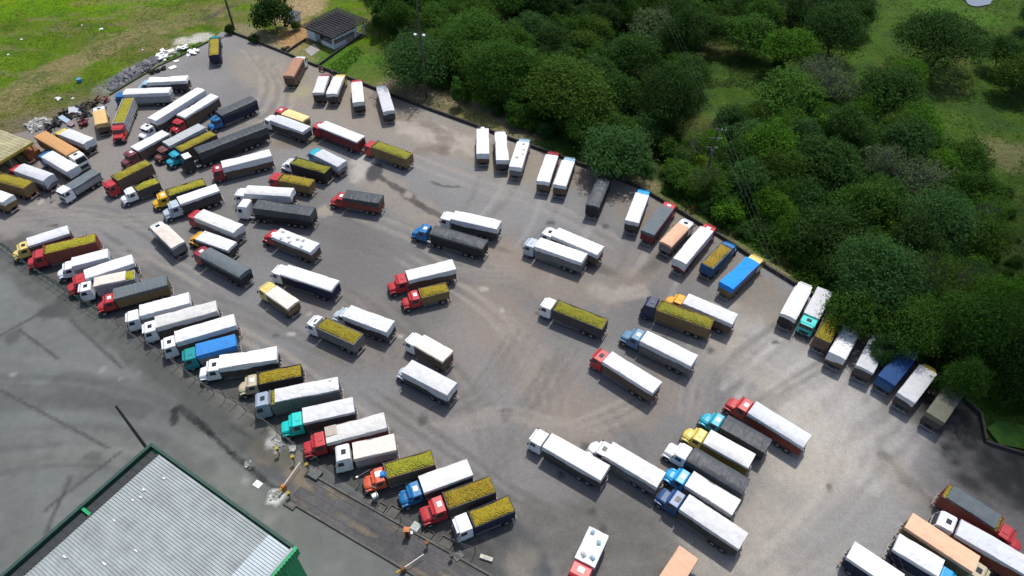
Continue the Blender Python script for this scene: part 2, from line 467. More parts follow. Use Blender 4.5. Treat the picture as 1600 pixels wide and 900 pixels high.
def stroke(c, X, Y, px, width, col, k=0.6, soft=1.0, rag=0.5, seed=3, sp=True, even=False):
    pts = at_arr(px)
    if sp and len(pts) > 2: pts = spline(pts, 6)
    P = np.array(pts); m = width * .5 + soft + rag + .2
    ii = np.nonzero((X > P[:, 0].min() - m) & (X < P[:, 0].max() + m) & (Y > P[:, 1].min() - m) & (Y < P[:, 1].max() + m))[0]
    if len(ii) == 0: return c
    x, y = X[ii], Y[ii]
    d = seg_dist(x, y, pts)
    d = d + (fbm(x, y, 2.2, seed) - .5) * rag * 2
    w = 1 - sstep(width * .5, width * .5 + soft, d)
    if not even: w = w * (0.55 + 0.9 * (fbm(x, y, 1.6, seed + 9) - .15))
    c = c.copy()
    c[ii] = mixc(c[ii], col, np.clip(w * k, 0, 1))
    return c

def blob(c, X, Y, px, py, rx, ry, col, k=0.7, soft=0.5, seed=1, rag=0.6):
    x0, y0 = at(px, py)
    d = np.hypot((X - x0) / rx, (Y - y0) / ry)
    d = d + (fbm(X, Y, max(rx, ry) * .6, seed) - .5) * rag * 2
    return mixc(c, col, (1 - sstep(1 - soft, 1 + soft, d)) * k)

def lot_colour(X, Y):
    n = fbm(X, Y, 26, 1, 5); n2 = fbm(X, Y, 7, 20, 4)
    c = np.array([0.171, 0.167, 0.164])[None, :] * (0.70 + 0.60 * n)[:, None] * (0.86 + 0.28 * n2)[:, None]
    # paler grit over the far half, browner and darker ground to the left and centre
    far = sstep(330, 230, 0 * X + 450 - 0 * Y) * 0 + sstep(85, 112, Y + (n - .5) * 30) * (1 - sstep(-40, -62, X))
    c = mixc(c, (0.215, 0.212, 0.208), far * .65)
    cx0, cy0 = at(430, 470)
    c = mixc(c, (0.122, 0.118, 0.114), (1 - sstep(14, 46, np.hypot(X - cx0, (Y - cy0) * 1.1) + (n2 - .5) * 14)) * .75)
    c = mixc(c, (0.208, 0.184, 0.162), sstep(0.47, 0.70, fbm(X, Y, 24, 70, 5)) * .6)
    c = mixc(c, (0.180, 0.188, 0.196), sstep(0.5, 0.72, fbm(X, Y, 20, 91, 4)) * .55)
    # pale dusty lane that swings round the lower right, with its fan of tyre arcs
    c = stroke(c, X, Y, [(1150, 520), (1245, 590), (1300, 660), (1300, 740), (1240, 820), (1150, 900)], 9, (0.30, 0.275, 0.24), .85, 5, 2.0, 5)
    c = stroke(c, X, Y, [(1240, 540), (1350, 610), (1420, 690), (1420, 780), (1370, 860)], 8, (0.27, 0.27, 0.27), .7, 6, 2, 6)
    c = blob(c, X, Y, 1245, 680, 7, 8, (0.36, 0.335, 0.295), .75, .6, 8)
    c = blob(c, X, Y, 1350, 830, 8, 5, (0.20, 0.205, 0.20), .6, .6, 9)
    ra = random.Random(19)
    for i in range(15):
        o = ra.uniform(-45, 120); t0 = ra.choice([0, 0, 1, 2]); t1 = ra.choice([4, 5, 6, 6]); a = ra.uniform(.6, 1.1)
        path = [(1170 + o + ra.uniform(-14, 14), 530 - o * .25), (1262 + o, 590), (1312 + o * a, 660), (1315 + o * .9 * a, 735), (1262 + o * .7, 815), (1170 + o * .6 + ra.uniform(-14, 14), 890)][t0:t1]
        if len(path) > 2: c = stroke(c, X, Y, path, ra.uniform(.15, .5), (0.20, 0.187, 0.17) if ra.random() < .45 else (0.37, 0.34, 0.30), ra.uniform(.2, .55), ra.uniform(.35, .8), .5, 50 + i)
    # pale drag marks where the right-hand rank reverses in
    for i, (px, py) in enumerate([(1215, 520), (1265, 545), (1320, 575), (1338, 590), (1372, 610), (1405, 640), (1445, 668), (1225, 505), (1300, 565), (1350, 600), (1425, 655)]):
        c = stroke(c, X, Y, [(px + 16, py - 22), (px - 6, py + 16), (px - 40 - (i % 3) * 14, py + 62), (px - 60 - (i % 4) * 12, py + 100)], .7, (0.36, 0.345, 0.32), .6, .7, .6, 70 + i)
    for i, (px, py) in enumerate([(750, 270), (786, 280), (802, 290), (845, 310), (870, 318), (920, 350), (985, 370), (1010, 385), (1040, 410), (1060, 430), (1100, 440), (1130, 470)]):
        c = stroke(c, X, Y, [(px + 6, py - 16), (px - 4, py + 16), (px - 26 - (i % 3) * 10, py + 60), (px - 60, py + 90)], .5, (0.27, 0.262, 0.25) if i % 2 else (0.13, 0.127, 0.123), .5, .6, .5, 85 + i)
    # tan bank along the wall in the far corner
    c = stroke(c, X, Y, [(420, 110), (560, 165), (660, 200), (760, 230), (860, 262)], 9, (0.245, 0.212, 0.168), .75, 6, 3, 10)
    c = stroke(c, X, Y, [(640, 195), (690, 215), (740, 228)], 4, (0.34, 0.31, 0.27), .8, 2.5, 2.4, 11)
    c = stroke(c, X, Y, [(620, 180), (680, 200), (700, 225), (660, 235)], 1.6, (0.15, 0.125, 0.10), .7, 1.5, 1.6, 30)
    c = blob(c, X, Y, 693, 236, 1.3, 1.6, (0.13, 0.10, 0.08), .7, .4, 29)
    c = stroke(c, X, Y, [(900, 262), (1000, 325), (1090, 388), (1160, 440), (1240, 500)], 5, (0.185, 0.160, 0.130), .75, 4, 2, 12)
    c = stroke(c, X, Y, [(390, 90), (450, 130), (520, 165), (560, 190)], 8, (0.23, 0.205, 0.17), .65, 5, 2.4, 13)
    for i in range(7):
        c = stroke(c, X, Y, [(380 + i * 9, 80 + i * 4), (410 + i * 8, 120 + i * 5), (400 + i * 6, 160 + i * 6), (360 + i * 8, 190)], .5, (0.14, 0.125, 0.105) if i % 2 else (0.30, 0.27, 0.225), .45, .8, .8, 110 + i)
    # crack and gutter with a washed-out edge, from the patched hole downhill
    g = [(575, 262), (600, 280), (632, 302), (660, 322), (700, 345), (760, 380), (800, 395)]
    c = stroke(c, X, Y, [(x - 6, y + 8) for x, y in g], 4.5, (0.235, 0.205, 0.172), .75, 2.5, 1.6, 14)
    c = stroke(c, X, Y, g, .75, (0.070, 0.064, 0.060), 1.0, .4, .6, 15)
    c = blob(c, X, Y, 570, 262, 3.2, 4.4, (0.33, 0.32, 0.295), .95, .3, 16)
    c = blob(c, X, Y, 585, 270, 1.5, 3.4, (0.060, 0.060, 0.064), 1.0, .25, 17, .45)
    c = stroke(c, X, Y, [(675, 284), (690, 290), (706, 292), (716, 292)], .5, (0.08, 0.075, 0.07), .95, .35, .4, 18)
    c = stroke(c, X, Y, [(630, 298), (640, 299), (646, 306), (638, 311), (628, 303), (630, 298)], .5, (0.09, 0.08, 0.074), .9, .35, .4, 19)
    c = blob(c, X, Y, 637, 304, .8, 1.2, (0.30, 0.26, 0.22), .7, .3, 28)
    c = blob(c, X, Y, 505, 330, 1.8, 1.8, (0.26, 0.235, 0.19), .9, .3, 27, .8)
    # second gutter past the middle rank
    c = stroke(c, X, Y, [(880, 395), (940, 420), (985, 440), (1010, 425), (1030, 400)], 1.2, (0.100, 0.09, 0.08), .8, 1.0, 1.0, 21)
    c = stroke(c, X, Y, [(780, 385), (850, 440), (930, 460), (990, 440)], 3.5, (0.215, 0.180, 0.150), .7, 2.5, 2, 22)
    c = stroke(c, X, Y, [(930, 450), (960, 462), (1000, 455)], 1.6, (0.30, 0.27, 0.235), .7, 1.2, 1, 25)
    c = stroke(c, X, Y, [(1380, 715), (1400, 728), (1412, 748), (1436, 766), (1458, 786)], .8, (0.085, 0.08, 0.075), .95, .5, .9, 23)
    c = stroke(c, X, Y, [(1398, 735), (1440, 775), (1462, 795)], 3, (0.25, 0.225, 0.19), .6, 2, 1.2, 26)
    c = stroke(c, X, Y, [(1040, 600), (1000, 640), (900, 640), (850, 650)], 3.5, (0.205, 0.172, 0.143), .65, 3, 2, 24)
    c = stroke(c, X, Y, [(760, 470), (800, 520), (850, 600), (880, 640), (900, 700)], 5, (0.205, 0.170, 0.142), .6, 4, 2.4, 36)
    c = blob(c, X, Y, 792, 647, .9, 1.1, (0.06, 0.055, 0.052), .85, .4, 39, .5)
    # tracks of tyres, each a pair of wheel lines
    tr = [[(300, 480), (420, 540), (560, 640), (640, 700)], [(150, 360), (260, 430), (420, 500), (560, 560)], [(600, 470), (700, 560), (760, 640), (790, 740)],
          [(640, 400), (760, 470), (840, 560), (860, 640)], [(900, 540), (860, 600), (830, 650), (790, 700)], [(880, 560), (845, 610), (815, 640)],
          [(560, 330), (640, 360), (720, 410), (800, 420)], [(420, 330), (520, 360), (600, 380)], [(900, 880), (1000, 800), (1010, 720), (960, 640)],
          [(700, 660), (800, 640), (900, 660), (1000, 620)], [(40, 335), (180, 330), (300, 400)], [(1240, 500), (1160, 560), (1110, 620)],
          [(640, 240), (740, 280), (860, 320), (960, 370)], [(1300, 560), (1230, 600), (1180, 640)], [(580, 610), (700, 690), (800, 760), (880, 800)],
          [(330, 440), (300, 420), (260, 400), (200, 390)], [(520, 440), (560, 460), (600, 500), (620, 560)], [(820, 520), (780, 580), (740, 620), (680, 640)],
          [(1130, 540), (1090, 590), (1080, 640)], [(900, 780), (960, 800), (1030, 810)], [(840, 860), (900, 830), (980, 850), (1060, 850)], [(60, 320), (130, 330), (210, 340), (290, 330)]]
    for i, t in enumerate(tr):
        col = (0.105, 0.100, 0.095) if i % 3 else (0.27, 0.245, 0.215)
        for s in (-1, 1):
            for q in range(3):
                c = stroke(c, X, Y, [(x + s * 9 + q * 13 - 13 + 5 * math.sin(i + q + j), y - s * 4 + q * 8) for j, (x, y) in enumerate(t)], .28, col, .40 - .09 * q, .45, .4, 100 + i * 7 + s + q)
    # damp, oily ground under the lower left rank and at the bottom; painted shade at right
    c = stroke(c, X, Y, [(20, 400), (120, 455), (240, 540), (380, 625), (500, 700), (620, 790), (730, 850)], 8, (0.070, 0.068, 0.064), .85, 5, 3, 31)
    c = stroke(c, X, Y, [(0, 392), (108, 468), (206, 535), (366, 637), (470, 715), (600, 800)], 3, (0.060, 0.062, 0.058), .8, 2, 1.5, 32)
    c = stroke(c, X, Y, [(400, 690), (520, 770), (640, 850), (740, 900)], 5, (0.052, 0.054, 0.052), .8, 4, 2.4, 45)
    c = stroke(c, X, Y, [(860, 840), (960, 850), (1000, 900)], 7, (0.098, 0.094, 0.086), .8, 4, 2.4, 33)
    c = stroke(c, X, Y, [(778, 822), (806, 845), (832, 872), (846, 900)], 1.8, (0.055, 0.06, 0.066), .9, 1.3, 1.2, 34)
    c = blob(c, X, Y, 815, 880, 2, 2, (0.20, 0.18, 0.15), .6, .5, 46)
    c = stroke(c, X, Y, [(1540, 800), (1600, 790), (1680, 760)], 10, (0.09, 0.09, 0.088), .7, 6, 2, 35)
    c = stroke(c, X, Y, [(1500, 650), (1540, 695), (1590, 735), (1700, 790)], 7, (0.026, 0.028, 0.027), 1.1, 6, 3, 44)  # dark soil, painted near black to deepen the shade in the right corner
    # oil under the parking spots and spots scattered over the yard
    r2 = np.random.default_rng(5)
    for i in range(70):
        px, py = r2.uniform(60, 1500), r2.uniform(180, 880)
        c = blob(c, X, Y, px, py, r2.uniform(.3, .9), r2.uniform(.3, .9), (0.055, 0.052, 0.05) if i % 4 else (0.34, 0.32, 0.29), .75, .4, 200 + i, .6)
    c = blob(c, X, Y, 470, 222, 5, 2.2, (0.16, 0.13, 0.085), .7, .5, 37)
    c = blob(c, X, Y, 472, 143, 3, 2.5, (0.27, 0.25, 0.16), .8, .5, 38)
    return c

M_LOT = ground_mat('lot_grit', speck=0.34, fine=7.0, bump=0.25, mid=1.4, midv=0.14)
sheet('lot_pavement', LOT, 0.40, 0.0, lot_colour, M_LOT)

# concrete yard outside the fence, with the lanes to the weighbridge
YARD_PX = [(-60, 345), (0, 383), (46, 418), (108, 460), (166, 496), (206, 527), (258, 558), (310, 597), (366, 629), (426, 670), (470, 706), (560, 768), (640, 826), (700, 868), (770, 915), (900, 990), (300, 1300), (-300, 1100), (-420, 640), (-200, 420)]
YARD = at_arr(YARD_PX)
def yard_colour(X, Y):
    n = fbm(X, Y, 16, 3, 5); n2 = fbm(X, Y, 4, 23, 4)
    c = np.array([0.122, 0.131, 0.126])[None, :] * (0.84 + 0.32 * n)[:, None] * (0.93 + 0.14 * n2)[:, None]
    c = mixc(c, (0.165, 0.168, 0.156), sstep(.5, .75, fbm(X, Y, 20, 66, 4)) * .6)
    # sweeping tyre arcs
    ra = random.Random(23)
    for i in range(15):
        o = ra.uniform(-30, 135); e0 = ra.uniform(-25, 25)
        path = [(-60, 572 + o * 1.25 + e0), (100, 575 + o * 1.1 + e0 * .5), (220, 600 + o), (320, 645 + o), (420, 720 + o)][ra.choice([0, 0, 1]):ra.choice([3, 4, 5])]
        if len(path) < 3: continue
        dk = ra.random() < .65
        c = stroke(c, X, Y, path, ra.uniform(.3, 2.4), (0.070, 0.075, 0.071) if dk else (0.165, 0.17, 0.16), ra.uniform(.25, .8), ra.uniform(.4, 1.4), ra.uniform(.3, 1.0), 300 + i)
    # dark worn lane to the weighbridge with broken tar edges
    c = stroke(c, X, Y, [(250, 560), (320, 625), (400, 690), (470, 745), (540, 800)], 4.2, (0.068, 0.068, 0.073), .85, 1.0, .9, 40)
    c = stroke(c, X, Y, [(290, 572), (370, 632), (430, 676), (470, 704)], 2.2, (0.19, 0.18, 0.155), .8, 1.2, .7, 41)
    c = stroke(c, X, Y, [(272, 660), (275, 640), (290, 643), (330, 680), (400, 740), (440, 768)], .5, (0.018, 0.018, 0.019), 1.0, .3, .4, 42)
    c = stroke(c, X, Y, [(352, 664), (366, 668), (400, 690), (416, 704)], .5, (0.018, 0.018, 0.019), 1.0, .3, .4, 43)
    c = stroke(c, X, Y, [(400, 700), (440, 722), (480, 762), (540, 810)], 1.2, (0.21, 0.165, 0.10), .6, 1, .8, 44)
    # slab joints
    for a, b in [((-20, 535), (108, 465)), ((0, 610), (170, 700)), ((30, 515), (90, 560)), ((110, 745), (60, 860)), ((70, 797), (190, 705)), ((110, 500), (190, 575))]:
        c = stroke(c, X, Y, [a, b], .1, (0.045, 0.047, 0.046), .8, .32, .08, 45, True, True)
    c = blob(c, X, Y, 82, 486, 2.6, 1.8, (0.050, 0.050, 0.055), .85, .35, 46, .5)
    c = blob(c, X, Y, 102, 466, 1.6, 1.2, (0.050, 0.050, 0.055), .8, .35, 47, .5)
    c = blob(c, X, Y, 20, 525, 1.2, 1.6, (0.060, 0.060, 0.06), .7, .5, 48, .5)
    c = stroke(c, X, Y, [(20, 700), (26, 780), (20, 880)], 3, (0.095, 0.10, 0.095), .4, 2, 1.3, 49)
    c = stroke(c, X, Y, [(108, 760), (130, 744), (150, 725)], 1.0, (0.075, 0.077, 0.073), .55, .9, .6, 56)
    c = blob(c, X, Y, 146, 712, 1.2, .7, (0.06, 0.06, 0.058), .6, .5, 57, .5)
    for px, py, r in [(20, 585, .5), (188, 592, .3), (160, 578, .5), (385, 752, .6), (424, 808, .9)]:
        c = blob(c, X, Y, px, py, r, r, (0.25, 0.25, 0.235), .6, .5, 51, .5)
    c = stroke(c, X, Y, [(0, 395), (60, 450), (140, 500), (240, 575), (360, 655), (440, 715)], 2.6, (0.066, 0.070, 0.064), .8, 1.6, 1.0, 52)
    c = stroke(c, X, Y, [(440, 790), (520, 840), (600, 900)], 3, (0.11, 0.112, 0.105), .6, 2, 1, 53)
    c = blob(c, X, Y, 430, 776, 1.1, 1.0, (0.66, 0.66, 0.64), .9, .35, 54, .7)
    c = blob(c, X, Y, 431, 690, 1.3, 1.2, (0.45, 0.45, 0.43), .7, .4, 55, .8)
    return c
sheet('concrete_yard', YARD, 0.4, -0.012, yard_colour, ground_mat('yard_concrete', speck=0.16, fine=9.0, bump=0.12, mid=0.6, midv=0.14))

# soil and pasture: one sheet to the horizon, fine where the photo looks
def axis(a, b, step, far):
    core = np.arange(a, b + step, step)
    out = [core[-1] + step]
    s = step
    while out[-1] < far:
        s *= 1.35; out.append(out[-1] + s)
    lo = [core[0] - step]; s = step
    while lo[-1] > -far:
        s *= 1.35; lo.append(lo[-1] - s)
    return np.concatenate([np.array(lo[::-1]), core, np.array(out)])
gx = axis(-190, 190, .8, 3500); gy = axis(-10, 240, .8, 3500)
GX, GY = np.meshgrid(gx, gy)
X = GX.ravel(); Y = GY.ravel()
edge = seg_dist(X, Y, LOT + [LOT[0]])
ins = inside(X, Y, LOT) | inside(X, Y, YARD)
hill = (fbm(X, Y, 30, 5, 3) - .45) * 1.6 * sstep(6, 30, edge)
Z = -0.05 + np.where(ins, -0.10, np.maximum(hill, -0.02) * sstep(4, 10, edge))
ny, nx = GX.shape
idx = np.arange(nx * ny).reshape(ny, nx)
quads = np.stack([idx[:-1, :-1], idx[:-1, 1:], idx[1:, 1:], idx[1:, :-1]], -1).reshape(-1, 4)
def pasture_colour(X, Y):
    n = fbm(X, Y, 18, 8, 5); n2 = fbm(X, Y, 4, 28, 4); n3 = fbm(X, Y, 9, 81, 4)
    c = np.array([0.038, 0.077, 0.011])[None, :] * (0.65 + 0.7 * n)[:, None] * (0.8 + .4 * n2)[:, None]
    left = 1 - sstep(-45, -5, X - (Y - 175) * .15)
    # meadow beyond the top left boundary: dry stubble with green patches, lusher uphill
    dry = sstep(.42, .62, n3 * .6 + n * .4)
    m = mixc(np.array([0.074, 0.130, 0.007])[None, :] * (0.7 + .6 * n2)[:, None], (0.125, 0.112, 0.036), dry * .6)
    lush = sstep(0, 14, (Y - 182) - (X + 100) * .32 + (n - .5) * 14)
    m = mixc(m, (0.084, 0.176, 0.003), lush * .9)
    m = mixc(m, (0.135, 0.190, 0.004), lush * sstep(.5, .7, fbm(X, Y, 12, 33, 4)) * .7)
    c = c * (1 - left)[:, None] + m * left[:, None]
    c = stroke(c, X, Y, [(330, 20), (240, 45), (160, 75), (90, 110), (20, 150)], 5, (0.20, 0.16, 0.085), .75, 4, 2.5, 61)
    c = stroke(c, X, Y, [(0, 175), (60, 190), (110, 160)], 6, (0.145, 0.12, 0.06), .6, 4, 2.5, 62)
    c = stroke(c, X, Y, [(365, 8), (340, 20), (322, 30)], 1.4, (0.07, 0.06, 0.05), .8, 1.2, .8, 63)
    t1 = fbm(X, Y, 3.2, 131, 4); t2 = fbm(X * .6, Y * 1.5, 4.5, 141, 4)
    c = mixc(c, (0.030, 0.072, 0.013), sstep(.52, .68, t1) * .42 * left)
    c = mixc(c, (0.150, 0.130, 0.060), sstep(.54, .68, t2) * .55 * left)
    c = mixc(c, (0.024, 0.052, 0.014), sstep(.52, .68, t2) * .60 * (1 - left))
    c = mixc(c, (0.058, 0.090, 0.016), sstep(.54, .68, t1) * .45 * (1 - left))
    # fringe of lush grass and pale sand along the lot's top left edge
    c = stroke(c, X, Y, [(168, 145), (210, 122), (250, 100), (324, 64)], 2.2, (0.060, 0.155, 0.012), .9, 1, .6, 64)
    c = stroke(c, X, Y, [(282, 64), (305, 62), (322, 58), (310, 56)], 2.2, (0.48, 0.46, 0.42), .9, 1.2, 1.0, 65)
    c = stroke(c, X, Y, [(252, 92), (262, 86), (275, 78)], 2.4, (0.40, 0.38, 0.35), .7, 1.2, .8, 66)
    c = stroke(c, X, Y, [(165, 140), (200, 118), (240, 98)], 4.5, (0.17, 0.165, 0.16), .85, 1.5, 1.0, 67)
    c = stroke(c, X, Y, [(0, 205), (60, 190), (120, 175), (150, 160)], 5, (0.12, 0.10, 0.075), .7, 3, 1.6, 68)
    # garden plot round the gatehouse
    c = stroke(c, X, Y, [(372, 46), (410, 62), (446, 76)], 5, (0.22, 0.185, 0.12), .8, 2, 1, 69)
    c = blob(c, X, Y, 462, 55, 5, 8, (0.34, 0.20, 0.10), .85, .4, 70)
    c = blob(c, X, Y, 470, 12, 6, 10, (0.32, 0.23, 0.14), .8, .4, 71)
    c = blob(c, X, Y, 475, 88, 5, 5, (0.19, 0.17, 0.09), .8, .4, 72)
    c = blob(c, X, Y, 540, 100, 9, 9, (0.050, 0.125, 0.012), .9, .35, 73)
    c = blob(c, X, Y, 580, 118, 7, 6, (0.075, 0.115, 0.022), .8, .4, 74)
    # bare earth outside the low wall, then leaf litter under the wood
    c = stroke(c, X, Y, [(610, 140), (680, 160), (740, 180), (800, 205)], 7, (0.225, 0.185, 0.12), .85, 4, 2, 75)
    c = stroke(c, X, Y, [(720, 178), (765, 195)], 4, (0.15, 0.15, 0.045), .8, 2, 1, 76)
    c = stroke(c, X, Y, [(1000, 285), (1060, 322), (1130, 366), (1210, 418)], 4, (0.20, 0.165, 0.10), .8, 2, 1.2, 77)
    c = stroke(c, X, Y, [(1030, 300), (1100, 345), (1190, 400)], 2, (0.075, 0.10, 0.025), .7, 1.5, 1.5, 78)
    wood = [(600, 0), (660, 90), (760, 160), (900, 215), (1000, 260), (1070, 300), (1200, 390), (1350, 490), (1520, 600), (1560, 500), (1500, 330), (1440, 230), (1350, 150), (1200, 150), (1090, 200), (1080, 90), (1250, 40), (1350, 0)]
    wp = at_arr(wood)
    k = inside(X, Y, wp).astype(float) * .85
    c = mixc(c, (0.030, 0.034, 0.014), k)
    # open pasture of the right side: grazed and uneven
    c = mixc(c, (0.070, 0.072, 0.026), sstep(.55, .75, fbm(X, Y, 8, 47, 5)) * .5 * (1 - left))
    c = blob(c, X, Y, 1560, 240, 7, 5, (0.16, 0.135, 0.07), .5, .6, 79)
    c = stroke(c, X, Y, [(1450, 0), (1490, 25), (1530, 30)], 9, (0.055, 0.125, 0.015), .7, 4, 2, 80)
    return c
me = bpy.data.meshes.new('pasture')
me.from_pydata(np.stack([X, Y, Z], 1).tolist(), [], quads.tolist())
pc = pasture_colour(X, Y)
ca = me.color_attributes.new('soil', 'FLOAT_COLOR', 'POINT')
ca.data.foreach_set('color', np.concatenate([np.clip(pc, .004, .9), np.ones((len(X), 1))], 1).astype(np.float32).ravel())
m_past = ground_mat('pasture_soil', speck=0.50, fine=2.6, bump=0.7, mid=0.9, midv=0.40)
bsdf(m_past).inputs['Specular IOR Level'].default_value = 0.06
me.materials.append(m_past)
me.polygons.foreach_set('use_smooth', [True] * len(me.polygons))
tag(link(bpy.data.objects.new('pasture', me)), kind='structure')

def ground_z(x, y):
    i = min(max(int(np.searchsorted(gx, x)) - 1, 0), nx - 2); j = min(max(int(np.searchsorted(gy, y)) - 1, 0), ny - 2)
    return float(Z[j * nx + i])

# pond at the far edge
px0, py0 = at(1523, 2)
mb = MB(); n = 40
ring = []
for i in range(n):
    a = 2 * math.pi * i / n
    r = 1 + .18 * math.sin(3 * a + 1) + .1 * math.sin(5 * a)
    ring.append((px0 + 4.6 * r * math.cos(a), py0 + 4.2 * r * math.sin(a), max(ground_z(px0, py0), 0) + .25))
mb.add(ring, [tuple(range(n))])
m_water = plain('pond_water', (0.16, 0.19, 0.22), rough=0.08, var=0.1, spec=0.6)
tag(mb.obj('pond', m_water), kind='structure')
#@@PART2@@
# ------------------------------------------------------------------ warehouse
def local_frame(o, rz):
    return Matrix.Translation(o) @ Matrix.Rotation(rz, 4, 'Z')
c0 = at(237, 692, 9.0); c1 = at(466.5, 857, 9.0)
wl = math.hypot(c1[0] - c0[0], c1[1] - c0[1]); wa = math.atan2(c1[1] - c0[1], c1[0] - c0[0])
WD = 46.0
m_roof = plain('roof_sheet', (0.315, 0.352, 0.358), rough=0.7, var=0.30, scale=0.5, spec=0.4)
m_roof2 = plain('roof_sheet_new', (0.44, 0.50, 0.53), rough=0.5, var=0.2, scale=0.5)
m_green = plain('green_cladding', (0.012, 0.30, 0.11), rough=0.5, var=0.25)
m_dgreen = plain('dark_green_gutter', (0.020, 0.062, 0.050), rough=0.6, var=0.4)
m_gut = plain('gutter_dark', (0.030, 0.038, 0.040), rough=0.7, var=0.4)
wh = empty('warehouse', (c0[0], c0[1], 0), wa)
tag(wh, 'large warehouse with grey corrugated roof and green cladding in the bottom left corner', 'warehouse')
# local x along the right edge, local -y away under the picture's lower edge
mb = MB()
for (x0, x1, y0, y1) in [(0.3, wl - .6, -.55, -.35), (0.3, wl - .6, -WD, -WD + .2), (.3, .5, -WD + .2, -.55), (wl - .8, wl - .6, -WD + .2, -.55)]:
    mb.box(x0, x1, y0, y1, 0, 8.3)
mb.obj('wall', m_green, wh)
# roof: ribbed sheets laid along local x, low pitch
mb = MB(); pitch = .33; y = -.55
prof = []
k = 0
while y > -WD + .4:
    prof += [(y, 0), (y - pitch * .62, 0), (y - pitch * .72, .12), (y - pitch * .88, .12)]
    y -= pitch
def roof_strip(mb, x0, x1, dz):
    vs = []; fs = []
    for (yy, zz) in prof:
        vs += [(x0, yy, 8.55 + zz + dz + .012 * (wl - x0)), (x1, yy, 8.55 + zz + dz + .012 * (wl - x1))]
    for i in range(len(prof) - 1):
        fs.append((2 * i, 2 * i + 1, 2 * i + 3, 2 * i + 2))
    mb.add(vs, fs)
xs = [1.9, 7.4, 12.8, 18.0, 20.6]
for i in range(len(xs) - 1):
    roof_strip(mb, xs[i] - (.15 if i else 0), xs[i + 1], .012 * i)
rf = mb.obj('roof', m_roof, wh)
mb = MB(); roof_strip(mb, 20.45, wl - .75, .06)
mb.obj('roof_strip', m_roof2, wh)['label'] = 'newer pale roof sheets along the green end'
rr = random.Random(3)
spots = [(5.0, -2.2), (4.2, -4.4), (4.7, -5.2), (4.3, -5.9), (4.6, -8.6), (7.8, -12.2), (3.6, -14.0), (9.5, -9.5), (11.8, -12.0), (14.2, -16.5)]
for (sx, sy) in spots:
    mb = MB(); mb.box(sx, sx + rr.uniform(.25, .5), sy - rr.uniform(.12, .22), sy, 8.70 + .012 * (wl - sx), 8.76 + .012 * (wl - sx))
    mb.obj('roof_patch', M_HATCHW, wh)
# trough gutter on the left with ribs, green outer parapet
mb = MB(); mb.box(.35, 1.85, -WD + .2, -.6, 8.25, 8.38)
for i in range(44):
    mb.box(.37, 1.80, -1.4 - i, -1.32 - i, 8.38, 8.45)
mb.obj('gutter', m_gut, wh)
mb = MB(); mb.box(-.1, .30, -WD, 0.0, 7.3, 9.05); mb.box(.30, wl - .6, -.35, 0.0, 7.3, 9.02); mb.obj('parapet', m_dgreen, wh)
mb = MB(); mb.box(1.86, 1.97, -WD + .2, -.6, 8.2, 8.99); mb.obj('roof_edge', M_DARK, wh)
for yy in (-9.5, -20.5, -31): 
    mb = MB(); mb.box(.32, 1.82, yy - .35, yy, 8.46, 8.80); mb.obj('gutter_brace', m_green, wh)
# green end fascia, ribbed, standing proud of the wall
mb = MB(); mb.box(wl - .58, wl - .12, -WD, -.02, 7.6, 9.0)
yy = -.3
while yy > -WD:
    mb.box(wl - .12, wl - .04, yy - .2, yy, 7.62, 8.98); yy -= .4
mb.obj('fascia', m_green, wh)
mb = MB(); mb.box(wl - .72, wl - .42, -WD, -.36, 9.02, 9.07); mb.obj('coping', plain('coping_grey', (.30, .34, .36), rough=.6), wh)
mb = MB(); mb.tube([(wl - .3, -2.2, 0), (wl - .3, -2.2, 7.5)], .09, 8); mb.obj('downpipe', plain('bright_green', (.01, .40, .14), rough=.4), wh)

# ------------------------------------------------------------------ gatehouse with a dark tiled roof
A, B, C_, D_ = [Vector((*at(a, b, 3.2), 3.2)) for a, b in [(469, 41), (518, 12), (560, 35), (518, 62)]]
ux = (D_ - A); hl = ux.length; ha = math.atan2(ux.y, ux.x)
hd = (B - A).length
gh = empty('gatehouse', (A.x, A.y, 0), ha)
tag(gh, 'small white gatehouse with open porch and dark tiled roof beside the wood', 'house')
m_hw = plain('house_paint', (0.74, 0.79, 0.84), rough=.8, var=.25)
m_tile = plain('dark_roof_tile', (0.020, 0.019, 0.022), rough=.95, var=.5, scale=3, spec=.1)
mb = MB(); nrib = 14
for i in range(nrib):
    y0 = hd * i / nrib; y1 = hd * (i + 1) / nrib; ym = (y0 + y1) / 2
    for (ya, yb, dz) in ((y0, ym, 0), (ym, y1, .22)):
        mb.mi = 1 if dz else 0
        za = 3.2 + .4 * ya / hd + dz; zb = 3.2 + .4 * yb / hd + dz
        mb.add([(0, ya, za - .1), (hl, ya, za - .1), (hl, yb, zb - .1), (0, yb, zb - .1), (0, ya, za), (hl, ya, za), (hl, yb, zb), (0, yb, zb)],
               [(0, 3, 2, 1), (4, 5, 6, 7), (0, 1, 5, 4), (1, 2, 6, 5), (2, 3, 7, 6), (3, 0, 4, 7)])
mb.obj('roof', [plain('roof_trough', (.008, .008, .009), rough=.95, spec=.1), plain('roof_ridge_tile', (.048, .044, .050), rough=.9, var=.5, scale=3, spec=.15)], gh)
mb = MB(); i0 = .9
mb.box(i0, i0 + 3.2, i0, i0 + .2, 0, 3.1); mb.box(i0, i0 + .2, i0 + .2, hd - i0, 0, 3.2); mb.box(i0 + .2, hl - 4.2, hd - i0 - .2, hd - i0, 0, 3.3)
mb.box(i0 + 3.0, i0 + 3.2, i0 + .2, 4.6, 0, 3.1); mb.box(i0 + 3.2, hl - 4.0, 4.6, 4.8, 0, 3.15); mb.box(hl - 4.2, hl - 4.0, 4.8, hd - i0, 0, 3.2)
mb.obj('wall', m_hw, gh)
